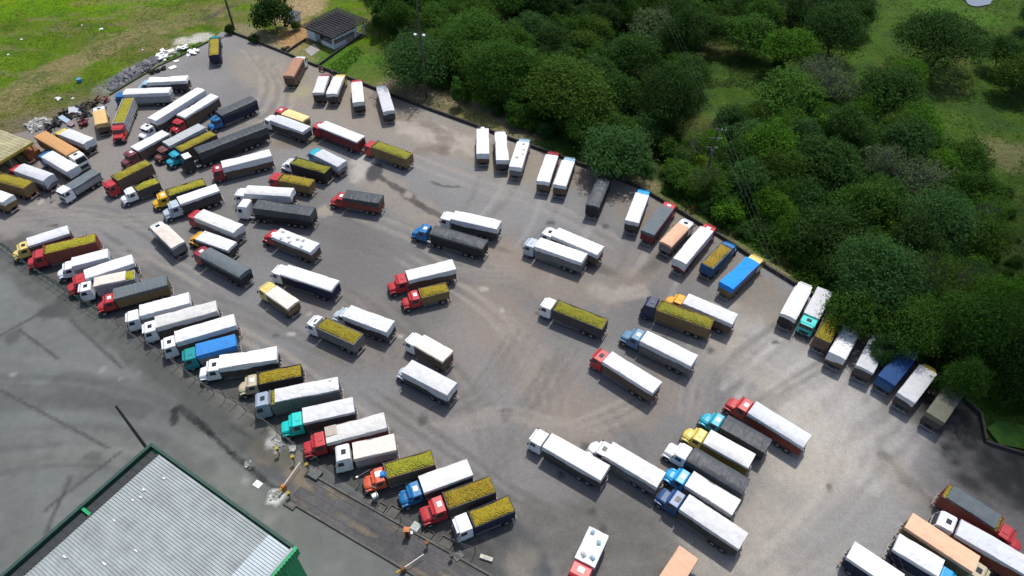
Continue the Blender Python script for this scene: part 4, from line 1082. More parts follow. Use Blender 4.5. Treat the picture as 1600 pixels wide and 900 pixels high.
# cloud high over the right-hand side: its shade lies on the wood and the lot's right edge
def cloud(name, foot_px, alt, seed):
    poly = at_arr(foot_px); P = np.array(poly); r = random.Random(seed)
    off = Vector((SUNV.x, SUNV.y)) * (alt / SUNV.z)
    bm = bmesh.new(); n = 0
    while n < 900:
        x = r.uniform(P[:, 0].min(), P[:, 0].max()); y = r.uniform(P[:, 1].min(), P[:, 1].max())
        if not inside(np.array([x]), np.array([y]), poly)[0]: continue
        e = float(seg_dist(np.array([x]), np.array([y]), poly + [poly[0]])[0])
        if e > 24 and r.random() < .6: continue
        rad = r.uniform(2.0, 5.0) + min(e * .3, 12)
        M = Matrix.Translation((x + off.x, y + off.y, alt + r.uniform(-4, 4) + min(e * .3, 12))) @ Matrix.Diagonal((rad, rad, rad * .6, 1))
        bmesh.ops.create_icosphere(bm, subdivisions=2, radius=1.0, matrix=M); n += 1
    for v in bm.verts:
        v.co += Vector((1, 1, 1)) * 1.6 * mnoise.noise(v.co * .2)
    for f in bm.faces: f.smooth = True
    me = bpy.data.meshes.new(name); bm.to_mesh(me); bm.free(); me.materials.append(plain('cloud_white', (.85, .86, .88), rough=1.0, var=.05, spec=.0))
    o = bpy.data.objects.new(name, me); COL.objects.link(o); tag(o, kind='structure'); return o
cloud('cloud', [(1575, 300), (1560, 500), (1500, 600), (1478, 670), (1498, 740), (1560, 775), (1700, 820), (2000, 780), (2000, 300)], 700.0, 5)
# bush hiding the foot of the far corner pole is set with the plants
#@@TREES@@
# ------------------------------------------------------------------ trees and plants
M_LEAF = leaf_mat('foliage')
M_BARK = plain('bark', (0.105, 0.088, 0.070), rough=.95, var=.4)
M_PALEBARK = plain('pale_bark', (0.21, 0.205, 0.17), rough=.95, var=.3)

def leaf_mesh(name, centers, normals, size, tint, r):
    """loose leaf-sized quads at given places, each with its own tint"""
    n = len(centers)
    up = r.normal(size=(n, 3))
    t1 = np.cross(normals, up); t1 /= np.linalg.norm(t1, axis=1)[:, None] + 1e-9
    t2 = np.cross(normals, t1)
    s = size[:, None]
    a = r.uniform(.55, 1.0, (n, 1))
    # pointed leaf sprays: kite outline
    P = np.stack([centers - t1 * s, centers - t2 * s * a * .55 + t1 * s * .1, centers + t1 * s * 1.1, centers + t2 * s * a * .55 + t1 * s * .1], 1)
    V = P.reshape(-1, 3)
    F = np.arange(n * 4).reshape(n, 4)
    me = bpy.data.meshes.new(name)
    me.vertices.add(n * 4); me.vertices.foreach_set('co', V.astype(np.float32).ravel())
    me.loops.add(n * 4); me.loops.foreach_set('vertex_index', F.ravel().astype(np.int32))
    me.polygons.add(n); me.polygons.foreach_set('loop_start', (np.arange(n) * 4).astype(np.int32))
    try: me.polygons.foreach_set('loop_total', np.full(n, 4, np.int32))
    except Exception: pass
    ca = me.color_attributes.new('tint', 'FLOAT_COLOR', 'POINT')
    tt = np.repeat(np.concatenate([tint, np.ones((n, 2))], 1), 4, axis=0)
    ca.data.foreach_set('color', tt.astype(np.float32).ravel())
    me.materials.append(M_LEAF)
    me.update(calc_edges=True); me.validate()
    return me

def crown_proto(name, Rr, h0, hc, nl, leaves, lsize, seed, flat=.75, spread=.62, lump=.42, droop=0.0, gaps=0.15):
    """crown of leafy lobes on a dome; returns mesh and the lobe centres"""
    r = np.random.default_rng(seed)
    cs = []
    for i in range(nl):
        for _ in range(60):
            a = r.uniform(0, 2 * math.pi); z = r.uniform(-.35, 1.0)
            rad = math.sqrt(max(0, 1 - z * z)) * r.uniform(.75, 1.0)
            c = np.array([math.cos(a) * rad * Rr * spread * r.uniform(.8, 1.18), math.sin(a) * rad * Rr * spread * r.uniform(.8, 1.18), h0 + hc * flat * z * r.uniform(.55, 1.25)])
            if all(np.linalg.norm((c - o) / np.array([1, 1, .8])) > Rr * lump * .62 for o, _ in cs) or _ > 50:
                cs.append((c, Rr * lump * r.uniform(.62, 1.15))); break
    per = leaves // len(cs)
    C = []; Nn = []; Sz = []; T = []
    for c, lr in cs:
        m = int(per * (lr / (Rr * lump)) ** 2)
        d = r.normal(size=(m, 3)); d[:, 2] = d[:, 2] * .9 + .35
        d /= np.linalg.norm(d, axis=1)[:, None]
        # ragged surface: twigs stick out, hollows go in
        q = np.array([mnoise.noise(Vector(x * 3.1 + c)) for x in d])
        keep = (q > -.28) | (r.random(m) > gaps * 4)
        d = d[keep]; q = q[keep]; m = len(d)
        q2 = np.array([mnoise.noise(Vector(x * 1.7 - c)) for x in d])
        rad = lr * (.80 + .36 * q + .38 * q2 + r.normal(0, .10, m) + (r.random(m) < .13) * r.uniform(.08, .5, m))
        p = c + d * rad[:, None] * np.array([1, 1, .80])
        p[:, 2] -= droop * np.abs(d[:, 0]) * lr
        nn = d * .55 + r.normal(size=(m, 3)) * .55 + np.array([0, 0, .5])
        nn /= np.linalg.norm(nn, axis=1)[:, None]
        C.append(p); Nn.append(nn); Sz.append(lsize * r.uniform(.6, 1.35, m))
        lt = r.uniform(.25, .75)
        T.append(np.stack([np.clip(lt + r.normal(0, .16, m) , 0, 1), np.clip(.5 + (lt - .5) * .8 + r.normal(0, .18, m), 0, 1)], 1))
    C = np.concatenate(C); Nn = np.concatenate(Nn); Sz = np.concatenate(Sz); T = np.concatenate(T)
    return leaf_mesh(name, C, Nn, Sz, T, r), cs

def trunk_mesh(name, cs, h0, rad, seed, mat, forks=8, stems=1):
    r = random.Random(seed); mb = MB()
    for s in range(stems):
        bx, by = (0, 0) if stems == 1 else (r.uniform(-1.2, 1.2), r.uniform(-1.2, 1.2))
        fork = Vector((bx * .6 + r.uniform(-.3, .3), by * .6 + r.uniform(-.3, .3), h0 * .42))
        mb.tube([(bx, by, -.5), (bx * .9 + r.uniform(-.15, .15), by * .9, h0 * .2), tuple(fork)], rad / math.sqrt(stems), 8, True, rad * .75 / math.sqrt(stems))
        for c, lr in r.sample(cs, min(forks, len(cs))):
            c = Vector(c); mid = fork.lerp(c, .5) + Vector((r.uniform(-.5, .5), r.uniform(-.5, .5), r.uniform(0, .6)))
            mb.tube([tuple(fork), tuple(mid), tuple(c)], rad * .45 / math.sqrt(stems), 6, True, rad * .12)
            for k in range(2):
                e = c + Vector((r.uniform(-1, 1), r.uniform(-1, 1), r.uniform(.0, 1))) * lr * .8
                mb.tube([tuple(mid), tuple(mid.lerp(e, .6) + Vector((0, 0, .2))), tuple(e)], rad * .2, 5, True, rad * .05)
    return mb.mesh(name, mat)

PROTO = {}; PROTO_H = {}
def proto(key, Rr, h0, hc, nl, leaves, lsize, seed, rad, **kw):
    stems = kw.pop('stems', 1); bark = kw.pop('bark', M_BARK); forks = kw.pop('forks', 8)
    cm, cs = crown_proto('crown_' + key, Rr, h0, hc, nl, leaves, lsize, seed, **kw)
    PROTO[key] = (cm, trunk_mesh('trunk_' + key, cs, h0, rad, seed, bark, forks, stems), Rr); PROTO_H[key] = h0 + .25 * hc
proto('big_a', 10, 8.0, 6.0, 42, 30000, .25, 1, .42)
proto('big_b', 10, 7.5, 5.5, 50, 30000, .25, 2, .40, spread=.70, lump=.34)
proto('big_c', 10, 8.5, 6.5, 34, 26000, .26, 3, .45, lump=.46, gaps=.22)
proto('umbrella', 11, 8.5, 3.4, 36, 25000, .26, 4, .40, flat=.8, spread=.78, lump=.30, gaps=.2, forks=14)
proto('mid_a', 6, 5.6, 4.2, 26, 16000, .21, 5, .24)
proto('mid_b', 6, 6.2, 4.8, 30, 16000, .21, 6, .24, lump=.36, spread=.68)
proto('mid_c', 6, 5.0, 3.6, 20, 13500, .22, 7, .22, gaps=.24)
proto('mid_d', 6, 5.8, 4.4, 34, 15000, .20, 8, .22, lump=.30, spread=.72, gaps=.22)
proto('sparse', 6, 6.2, 3.6, 22, 4600, .18, 9, .24, lump=.34, spread=.72, gaps=.24, bark=M_PALEBARK, forks=18, stems=3)
proto('tall', 2.4, 5.0, 5.0, 16, 5200, .19, 10, .16, flat=1.0, spread=.45, lump=.5)
proto('bush_a', 2.6, 1.5, 1.6, 14, 4600, .18, 11, .08, lump=.46)
proto('bush_b', 2.6, 1.3, 1.4, 18, 4600, .165, 12, .08, lump=.38, spread=.74)
proto('bush_c', 2.6, 1.6, 1.5, 11, 4000, .19, 13, .08, lump=.5, gaps=.2)

GREENS = {
 'deep': (0.034, 0.082, 0.015), 'dark': (0.028, 0.066, 0.013), 'mid': (0.048, 0.116, 0.016), 'blue': (0.042, 0.102, 0.026), 'olive': (0.056, 0.114, 0.015),
 'bright': (0.060, 0.150, 0.012), 'grey': (0.076, 0.116, 0.046), 'lime': (0.098, 0.17, 0.014),
}
trng = random.Random(21)
def tree(key, x, y, Rr, green, label, group=None, name='tree', cat='tree', zs=1.0, rz=None, base_sink=0.0):
    cm, tm, R0 = PROTO[key]
    g = empty(name, (x, y, ground_z(x, y) - base_sink), trng.uniform(0, 6.28) if rz is None else rz)
    s = Rr / R0; u = trng.uniform(.84, 1.18); g.scale = (s * u, s / u, s * zs * trng.uniform(.9, 1.12))
    tag(g, label, cat, group)
    c = ob('crown', cm, g)
    k = trng.uniform(.85, 1.15)
    c.color = (*[v * k for v in GREENS[green]], 1)
    ob('trunk', tm, g)
    return g

def tree_px(key, cx, cy, rpx, green, label, hc=None, **kw):
    """tree whose crown middle shows at (cx, cy) with a radius of rpx photo pixels"""
    cm, tm, R0 = PROTO[key]
    hc = hc if hc is not None else 7.0
    x, y = at(cx, cy, hc)
    fw = y * math.cos(CAM_D) + (CAM_H - hc) * math.sin(CAM_D)
    Rr = rpx * fw / 1067.0
    kw.setdefault('zs', max(.75, min(2.6, hc / (PROTO_H[key] * Rr / R0))))
    return tree(key, x, y, Rr, green, label, **kw), (x, y, Rr)

placed = []
def T_(*a, **k):
    g, p = tree_px(*a, **k); placed.append(p); return g
W1 = 'trees of the wood behind the low wall'
T_('bush_b', 429, 32, 34, 'dark', 'round dark garden tree beside the gatehouse plot', hc=3.0, zs=1.35)
T_('tall', 589, 30, 13, 'mid', 'slender column-shaped tree right of the gatehouse', hc=5)
T_('big_c', 648, 84, 64, 'blue', 'large loose-crowned tree behind the floodlight pole', hc=8)
T_('big_a', 886, 142, 82, 'olive', 'huge olive-green tree at the middle of the wood edge', hc=7.5)
T_('big_b', 786, 108, 62, 'mid', 'broad mid-green tree left of the huge olive-green tree', hc=8)
T_('mid_a', 962, 238, 62, 'blue', 'rounded blue-green tree overhanging the low wall near the black tarp truck', hc=5)
T_('big_b', 1042, 148, 56, 'dark', 'tall very dark tree behind the blue-green rounded tree', hc=8)
T_('big_a', 738, 45, 58, 'mid', 'full mid-green tree behind the floodlight pole tree', hc=8)
T_('mid_d', 824, 42, 44, 'blue', 'blue-green tree behind the broad mid-green tree', hc=7)
T_('mid_b', 926, 48, 34, 'olive', 'yellowish rounded tree behind the huge olive tree', hc=6)
T_('mid_a', 985, 86, 42, 'deep', 'dark rounded tree right of the huge olive tree', hc=6)
T_('mid_c', 1022, 40, 44, 'grey', 'greyish rough tree near the top of the wood', hc=6)
T_('mid_d', 1100, 42, 40, 'deep', 'dark tree at the upper edge of the small clearing', hc=6)
T_('mid_a', 1172, 52, 48, 'mid', 'fresh green tree above the small clearing', hc=6)
T_('mid_b', 1228, 78, 46, 'bright', 'brighter green tree between clearing and tall dark tree', hc=6)
T_('big_a', 1308, 44, 56, 'dark', 'tall dark dense tree left of the right-hand pasture', hc=8)
T_('sparse', 1285, 112, 46, 'grey', 'bare greyish tree in front of the tall dark dense tree', hc=6)
T_('umbrella', 1478, 58, 76, 'dark', 'flat-topped spreading tree standing alone in the pasture', hc=8.5)
T_('mid_b', 1572, 74, 36, 'deep', 'dark tree at the right edge beside the flat-topped tree', hc=6)
T_('mid_a', 1596, 112, 40, 'olive', 'dark olive tree cut by the right edge of the picture', hc=6)
T_('bush_a', 1213, 104, 14, 'blue', 'small feathery palm-like bush in the clearing', hc=2)
T_('mid_c', 1230, 150, 56, 'mid', 'green tree at the top of the middle thicket', hc=5)
T_('sparse', 1300, 138, 44, 'grey', 'thin grey-leaved tree at the top of the middle thicket', hc=5)
T_('mid_a', 1388, 146, 56, 'deep', 'dark tree at the right end of the middle thicket', hc=5)
T_('mid_d', 1180, 208, 44, 'blue', 'pale blue-green tree left of the middle thicket', hc=5)
T_('mid_b', 1290, 262, 62, 'deep', 'dark tree in the heart of the thicket', hc=6)
T_('sparse', 1440, 272, 56, 'grey', 'pale bare-branched tree at the right of the thicket', hc=6)
T_('sparse', 1385, 252, 42, 'grey', 'bare twiggy tree left of the pale bare-branched tree', hc=6)
T_('big_c', 1470, 330, 60, 'blue', 'large grey-green tree beside the right-hand pasture', hc=7)
T_('mid_a', 1300, 352, 62, 'dark', 'very dark tree above the truck row near the white van-like truck', hc=6)
T_('big_b', 1374, 432, 76, 'blue', 'large overhanging tree above the turquoise cab', hc=7.5)
T_('sparse', 1452, 420, 48, 'olive', 'tall tree with several bare pale trunks', hc=9, zs=1.35)
T_('mid_c', 1340, 486, 50, 'mid', 'leafy tree hanging over the yellow fruit truck on the right', hc=5.5)
T_('big_a', 1432, 500, 60, 'mid', 'spreading tree over the blue tarp truck on the right', hc=7)
T_('mid_d', 1384, 542, 27, 'blue', 'small branch-like tree drooping over the half-hidden silver truck', hc=4.5)
T_('big_c', 1540, 515, 70, 'mid', 'broad green tree above the last trucks on the right', hc=8)
T_('big_b', 1580, 470, 56, 'bright', 'lighter green tree at the right edge below the pasture', hc=7)
T_('big_a', 1618, 560, 56, 'deep', 'deep green tree at the right edge behind the grass bank', hc=8)
T_('mid_c', 1512, 590, 34, 'mid', 'small green tree hanging over the nose of the dark olive truck', hc=6)
T_('bush_b', 1462, 590, 14, 'deep', 'small branch of leaves over the yellow cab on the right', hc=3.5)
T_('bush_a', 1100, 262, 20, 'lime', 'bright broad-leaved bush at the foot of the utility pole', hc=3)
T_('mid_d', 1066, 268, 34, 'mid', 'leafy bush-like tree left of the utility pole', hc=3.5)
T_('bush_b', 1140, 330, 28, 'bright', 'light green bush right of the utility pole', hc=2.5)
T_('bush_c', 358, 44, 9, 'dark', 'small dark bush at the foot of the far corner pole', hc=1.5)
T_('bush_a', 462, 40, 9, 'olive', 'yellowish bush between garden tree and gatehouse', hc=1.2)
T_('bush_b', 396, 60, 10, 'dark', 'low dark shrub left of the garden tree', hc=1)
T_('tall', 716, 148, 14, 'mid', 'slim young tree beside the bare earth by the wall', hc=3)

def fill(px_poly, n, rmin, rmax, keys, greens, label, group, name, cat, gap, sink=0.0, avoid=True, seed=1):
    poly = at_arr(px_poly); P = np.array(poly); r = random.Random(seed); c = 0; tries = 0
    mine = []
    while c < n and tries < n * 60:
        tries += 1
        x = r.uniform(P[:, 0].min(), P[:, 0].max()); y = r.uniform(P[:, 1].min(), P[:, 1].max())
        if not inside(np.array([x]), np.array([y]), poly)[0]: continue
        Rr = r.uniform(rmin, rmax)
        if avoid and any(math.hypot(x - a, y - b) < (q * .56 + Rr * .52) for a, b, q in placed): continue
        if any(math.hypot(x - a, y - b) < (q + Rr) * gap for a, b, q in mine): continue
        mine.append((x, y, Rr)); c += 1
        tree(r.choice(keys), x, y, Rr, r.choice(greens), label, group, name, cat, r.uniform(.85, 1.2), None, sink)
    return mine
MK = ['mid_a', 'mid_b', 'mid_c', 'mid_d', 'mid_a', 'mid_d']
m1 = fill([(575, -20), (612, 70), (720, 135), (780, 170), (900, 225), (1010, 255), (1060, 225), (1085, 190), (1085, 120), (1085, 60), (1000, -30)], 84, 3.6, 6.8, MK, ['deep', 'mid', 'dark', 'blue', 'olive', 'mid'],
     'dark leafy tree packed into the left part of the wood', 'trees packed in the left part of the wood', 'tree', 'tree', .42, .6, True, 2)
m2 = fill([(1090, 45), (1150, 62), (1240, 80), (1340, 85), (1350, 0), (1330, -60), (1010, -60)], 36, 4.0, 6.5, MK, ['deep', 'mid', 'dark', 'blue'],
     'leafy tree in the belt above the small clearing', 'trees in the belt above the clearing', 'tree', 'tree', .42, .6, True, 3)
m3 = fill([(1165, 205), (1205, 160), (1290, 170), (1400, 150), (1420, 200), (1480, 270), (1530, 320), (1535, 400), (1540, 450), (1600, 500), (1680, 560), (1660, 640), (1570, 620), (1475, 545), (1350, 465), (1245, 405), (1180, 362), (1095, 312), (1060, 280), (1090, 240)], 125, 2.8, 6.2, MK + ['bush_a', 'bush_c', 'sparse'], ['deep', 'mid', 'dark', 'blue', 'mid', 'olive', 'bright'],
     'leafy tree packed into the thicket right of the utility pole', 'trees packed in the thicket on the right', 'tree', 'tree', .40, 0.8, True, 4)
m4 = fill([(1590, 30), (1800, 40), (1800, 160), (1620, 150), (1560, 110)], 9, 4, 6, MK, ['deep', 'dark'], 'dark tree beyond the flat-topped pasture tree', 'trees beyond the flat-topped tree', 'tree', 'tree', .6, 0, True, 5)
BK = ['bush_a', 'bush_b', 'bush_c']
b1 = fill([(600, 30), (640, 120), (740, 165), (830, 205), (1000, 268), (1060, 300), (1130, 352), (1220, 412), (1340, 492), (1520, 610), (1560, 560), (1300, 350), (1150, 260), (1080, 210), (1000, 180), (700, 60)], 110, 1.6, 3.2, BK, ['mid', 'bright', 'deep', 'bright', 'olive', 'blue'],
     'low leafy bush under the trees behind the long wall', 'bushes along the edge of the wood', 'bush', 'bush', .5, .2, False, 6)
b2 = fill([(1420, 180), (1500, 280), (1548, 330), (1552, 430), (1600, 470), (1600, 380), (1580, 300), (1460, 200)], 22, .7, 1.9, BK, ['mid', 'bright', 'deep'],
     'small bush on the margin of the right-hand pasture', 'bushes on the pasture margin', 'bush', 'bush', 1.0, .2, False, 7)

# undergrowth: one leafy blanket under and between the trees
def undergrowth(name, px_poly, n, size, col, seed, hmax):
    poly = at_arr(px_poly); P = np.array(poly); r = np.random.default_rng(seed)
    x = r.uniform(P[:, 0].min(), P[:, 0].max(), n * 3); y = r.uniform(P[:, 1].min(), P[:, 1].max(), n * 3)
    k = inside(x, y, poly); x = x[k][:n]; y = y[k][:n]
    e = seg_dist(x, y, poly + [poly[0]])
    lobes = np.maximum(0, fbm(x, y, 4.2, seed, 3) - .33) * 2.2
    h = (.15 + hmax * lobes) * sstep(-.5, 5, e + (fbm(x, y, 3, seed + 4) - .5) * 4)
    z = h * (1 - r.uniform(0, 1, len(x)) ** 2 * .45) + np.array([max(ground_z(a, b), -.05) for a, b in zip(x, y)])
    d = .25
    gxn = (fbm(x + d, y, 4.2, seed, 3) - fbm(x - d, y, 4.2, seed, 3)) / (2 * d) * 2.2 * hmax
    gyn = (fbm(x, y + d, 4.2, seed, 3) - fbm(x, y - d, 4.2, seed, 3)) / (2 * d) * 2.2 * hmax
    nn = np.stack([-gxn, -gyn, np.ones(len(x))], 1); nn /= np.linalg.norm(nn, axis=1)[:, None]
    nn = nn + r.normal(size=nn.shape) * .6; nn[:, 2] = np.abs(nn[:, 2]); nn /= np.linalg.norm(nn, axis=1)[:, None]
    patch = fbm(x, y, 6, seed + 8, 3)
    T = np.stack([np.clip(.2 + .75 * patch + r.normal(0, .15, len(x)), 0, 1), np.clip(.5 + (patch - .5) * 1.2 + r.normal(0, .15, len(x)), 0, 1)], 1)
    me = leaf_mesh(name, np.stack([x, y, z], 1), nn, size * r.uniform(.6, 1.4, len(x)), T, r)
    o = bpy.data.objects.new(name, me); o.color = (*col, 1); COL.objects.link(o); tag(o, kind='stuff'); return o
undergrowth('undergrowth', [(1030, 300), (1062, 268), (1090, 225), (1150, 190), (1200, 150), (1300, 150), (1400, 165), (1425, 200), (1480, 270), (1535, 325), (1545, 440), (1600, 490), (1700, 560), (1680, 650), (1562, 650), (1525, 628), (1452, 568), (1392, 530), (1330, 490), (1270, 452), (1212, 414), (1150, 374), (1090, 336)], 170000, .23, (0.048, 0.115, 0.014), 41, 6.6)
undergrowth('undergrowth', [(600, 0), (640, 60), (720, 120), (790, 165), (880, 215), (960, 262), (1010, 265), (1060, 230), (1085, 190), (1090, 72), (1200, 72), (1340, 80), (1350, 20), (1340, -40), (600, -40)], 150000, .24, (0.042, 0.100, 0.014), 42, 6.2)

# grass tufts over the meadow and pasture: nobody could count them
def tufts(name, px_poly, n, smin, smax, col, seed):
    poly = at_arr(px_poly); P = np.array(poly); r = np.random.default_rng(seed)
    x = r.uniform(P[:, 0].min(), P[:, 0].max(), n * 3); y = r.uniform(P[:, 1].min(), P[:, 1].max(), n * 3)
    k = inside(x, y, poly) & (fbm(x, y, 7, seed, 3) > .47); x = x[k][:n]; y = y[k][:n]
    m = 5
    X_ = np.repeat(x, m) + r.normal(0, .18, len(x) * m); Y_ = np.repeat(y, m) + r.normal(0, .18, len(x) * m)
    zb = np.array([ground_z(a, b) for a, b in zip(x, y)]); Zb = np.repeat(zb, m)
    s = np.repeat(r.uniform(smin, smax, len(x)), m) * r.uniform(.7, 1.2, len(X_))
    C = np.stack([X_, Y_, Zb + s * .35], 1)
    nn = r.normal(size=(len(X_), 3)); nn[:, 2] = np.abs(nn[:, 2]) * .9 + .9; nn /= np.linalg.norm(nn, axis=1)[:, None]
    T = np.stack([np.clip(r.normal(.5, .2, len(X_)), 0, 1), r.uniform(.2, .8, len(X_))], 1)
    me = leaf_mesh(name, C, nn, s, T, r)
    o = bpy.data.objects.new(name, me); o.color = (*col, 1); COL.objects.link(o); tag(o, kind='stuff'); return o
tufts('meadow_grass', [(-120, -60), (340, -60), (345, 40), (240, 85), (150, 150), (0, 200), (-120, 240)], 6000, .07, .18, (0.115, 0.170, 0.018), 31)
tufts('pasture_grass', [(1380, -60), (1800, -60), (1800, 500), (1600, 480), (1560, 400), (1500, 280), (1420, 180), (1360, 120)], 7000, .09, .24, (0.056, 0.105, 0.016), 32)
tufts('clearing_grass', [(1095, 95), (1150, 100), (1180, 120), (1170, 190), (1100, 230), (1085, 200)], 1500, .12, .3, (0.058, 0.105, 0.024), 33)
tufts('lawn_grass', [(505, 108), (556, 72), (600, 110), (610, 145)], 800, .12, .25, (0.050, 0.125, 0.012), 34)
tufts('kerb_grass', [(165, 150), (245, 98), (325, 60), (325, 68), (250, 105), (172, 150)], 900, .15, .3, (0.055, 0.15, 0.012), 35)
#@@TRUCKS@@
# ------------------------------------------------------------------ trucks
MESH = {}
def cached(key, fn):
    if key not in MESH: MESH[key] = fn()
    return MESH[key]

def wheel_mesh(wid):
    def f():
        mb = MB(); n = 18; rad = .5
        prof = [(-wid / 2, .30), (-wid / 2, .46), (-wid / 2 + .05, rad), (wid / 2 - .05, rad), (wid / 2, .46), (wid / 2, .30)]
        vs = []; fs = []
        for i in range(n):
            a = 2 * math.pi * i / n
            vs += [(r_ * math.cos(a), yy, r_ * math.sin(a)) for yy, r_ in prof]
        m = len(prof)
        for i in range(n):
            for j in range(m - 1):
                fs.append((i * m + j, i * m + j + 1, ((i + 1) % n) * m + j + 1, ((i + 1) % n) * m + j))
        mb.add(vs, fs)
        return mb.mesh('wheel', M_TYRE)
    return cached(('wheel', wid), f)
def rim_mesh(wid):
    def f():
        mb = MB(); mb.tube([(0, -wid / 2 + .03, 0), (0, wid / 2 - .03, 0)], .30, 14); mb.tube([(0, -wid / 2 - .05, 0), (0, wid / 2 + .05, 0)], .12, 8)
        return mb.mesh('rim', M_RIM)
    return cached(('rim', wid), f)

CABS = {
 'F': dict(w=2.36, prof=[(0, .75), (0, 2.70), (.12, 2.82), (1.42, 2.80), (1.62, 2.68), (1.90, 1.78), (1.96, .62), (.2, .62)], ws=((1.655, 2.58), (1.885, 1.84)), sw=(.78, 1.62, 1.86, 2.50), fx=1.15, top=2.82, front=1.97, len=1.96),
 'H': dict(w=2.46, prof=[(0, .80), (0, 3.25), (.22, 3.45), (1.55, 3.36), (1.82, 3.15), (2.16, 1.92), (2.22, .60), (.2, .60)], ws=((1.865, 3.0), (2.14, 2.02)), sw=(1.0, 1.82, 2.0, 2.75), fx=1.35, top=3.42, front=2.23, len=2.22),
 'B': dict(w=2.16, prof=[(0, .85), (0, 2.48), (.16, 2.64), (1.12, 2.62), (1.34, 2.48), (1.60, 1.74), (1.60, .85)], ws=((1.375, 2.40), (1.575, 1.83)), sw=(.42, 1.28, 1.78, 2.34), fx=2.12, top=2.64, front=2.88, len=2.9),
 'N': dict(w=2.34, prof=[(0, .85), (0, 2.80), (.14, 2.95), (1.30, 2.93), (1.48, 2.80), (1.76, 1.92), (1.76, .85)], ws=((1.515, 2.70), (1.735, 2.02)), sw=(.50, 1.40, 1.96, 2.64), fx=2.35, top=2.95, front=3.12, len=3.12),
}
def cab_mesh(kind, col):
    def f():
        c = CABS[kind]; mb = MB(); w = c['w'] / 2
        mb.profile(c['prof'], -w, w)
        # roof narrower than the waist
        for i, v in enumerate(mb.v):
            if v[2] > 1.95: k = 1 - .055 * (v[2] - 1.9); mb.v[i] = (v[0], v[1] * k, v[2])
        me = mb.mesh('cab', paint(col), .07, 2)
        bm = bmesh.new(); bm.from_mesh(me)
        def extra(q, bev, seg=2):
            m2 = q.mesh('tmp', paint(col), bev, seg); bm.from_mesh(m2); bpy.data.meshes.remove(m2)
        if kind == 'B':
            q = MB(); vs = []
            for x, hw, zt in ((1.58, .88, 1.74), (2.2, .80, 1.70), (2.62, .70, 1.60), (2.85, .55, 1.42)):
                vs += [(x, -hw, .80), (x, -hw, zt - .18), (x, -hw * .55, zt), (x, hw * .55, zt), (x, hw, zt - .18), (x, hw, .80)]
            fs = [tuple(range(5, -1, -1)), tuple(range(18, 24))]
            for i in range(3):
                for j in range(6): fs.append((6 * i + j, 6 * i + (j + 1) % 6, 6 * i + 6 + (j + 1) % 6, 6 * i + 6 + j))
            q.add(vs, fs); extra(q, .06)
            for s in (-1, 1):
                q = MB(); a, b = sorted((s * .62, s * 1.10)); q.profile([(1.55, .9), (1.62, 1.22), (1.9, 1.34), (2.35, 1.33), (2.62, 1.15), (2.72, .75), (2.55, .72), (2.50, 1.0), (2.12, 1.12), (1.75, 1.0), (1.7, .85)], a, b); extra(q, .05)
        if kind == 'N':
            q = MB(); vs = []
            for x, hw, zt in ((1.74, 1.00, 1.94), (2.5, .94, 1.84), (2.98, .88, 1.70), (3.08, .84, 1.55)):
                vs += [(x, -hw, .72), (x, -hw, zt - .20), (x, -hw * .82, zt), (x, hw * .82, zt), (x, hw, zt - .20), (x, hw, .72)]
            fs = [tuple(range(5, -1, -1)), tuple(range(18, 24))]
            for i in range(3):
                for j in range(6): fs.append((6 * i + j, 6 * i + (j + 1) % 6, 6 * i + 6 + (j + 1) % 6, 6 * i + 6 + j))
            q.add(vs, fs); extra(q, .05)
            for s in (-1, 1):
                q = MB(); a, b = sorted((s * .90, s * 1.18)); q.profile([(1.70, .8), (1.78, 1.22), (2.05, 1.36), (2.6, 1.36), (2.98, 1.30), (3.05, .75), (2.92, .72), (2.85, 1.0), (2.6, 1.16), (2.1, 1.16), (1.9, .85)], a, b); extra(q, .04)
        bmesh.ops.recalc_face_normals(bm, faces=bm.faces)
        bm.to_mesh(me); bm.free(); return me
    return cached(('cab', kind, col), f)
def windshield_mesh(kind):
    def f():
        c = CABS[kind]; (x0, z0), (x1, z1) = c['ws']; d = Vector((x1 - x0, 0, z1 - z0)).normalized(); nn = Vector((-d.z, 0, d.x)); 
        if nn.x < 0: nn = -nn
        o = nn * .022; t = nn * -.03; mb = MB(); w0 = c['w'] / 2 * .80; w1 = c['w'] / 2 * .90
        a = [Vector((x0, -w0, z0)), Vector((x0, w0, z0)), Vector((x1, w1, z1)), Vector((x1, -w1, z1))]
        mb.add([p + o for p in a] + [p + t for p in a], [(0, 1, 2, 3), (7, 6, 5, 4)] + [(i, i + 4, (i + 1) % 4 + 4, (i + 1) % 4) for i in range(4)])
        return mb.mesh('windshield', M_GLASS)
    return cached(('ws', kind), f)
def side_window_mesh(kind, s):
    def f():
        c = CABS[kind]; x0, x1, z0, z1 = c['sw']; w = c['w'] / 2
        y0 = s * w * (1 - .055 * max(0, z0 - 1.9)) ; y1 = s * w * (1 - .055 * max(0, z1 - 1.9))
        mb = MB(); e = s * .018; t = -s * .03; sl = .16
        a = [Vector((x0, y0, z0)), Vector((x1, y0, z0)), Vector((x1 - sl, y1, z1)), Vector((x0, y1, z1))]
        mb.add([p + Vector((0, e, 0)) for p in a] + [p + Vector((0, t, 0)) for p in a], [(0, 1, 2, 3), (7, 6, 5, 4)] + [(i, i + 4, (i + 1) % 4 + 4, (i + 1) % 4) for i in range(4)])
        return mb.mesh('side_window', M_GLASS)
    return cached(('sw', kind, s), f)
def small(key, mat, fn, bev=0.0):
    def f():
        mb = MB(); fn(mb); return mb.mesh(key[0], mat, bev)
    return cached(key, f)

def surf_noise(x, y, seed, f):
    return mnoise.noise(Vector((x * f, y * f, seed * 7.31)))

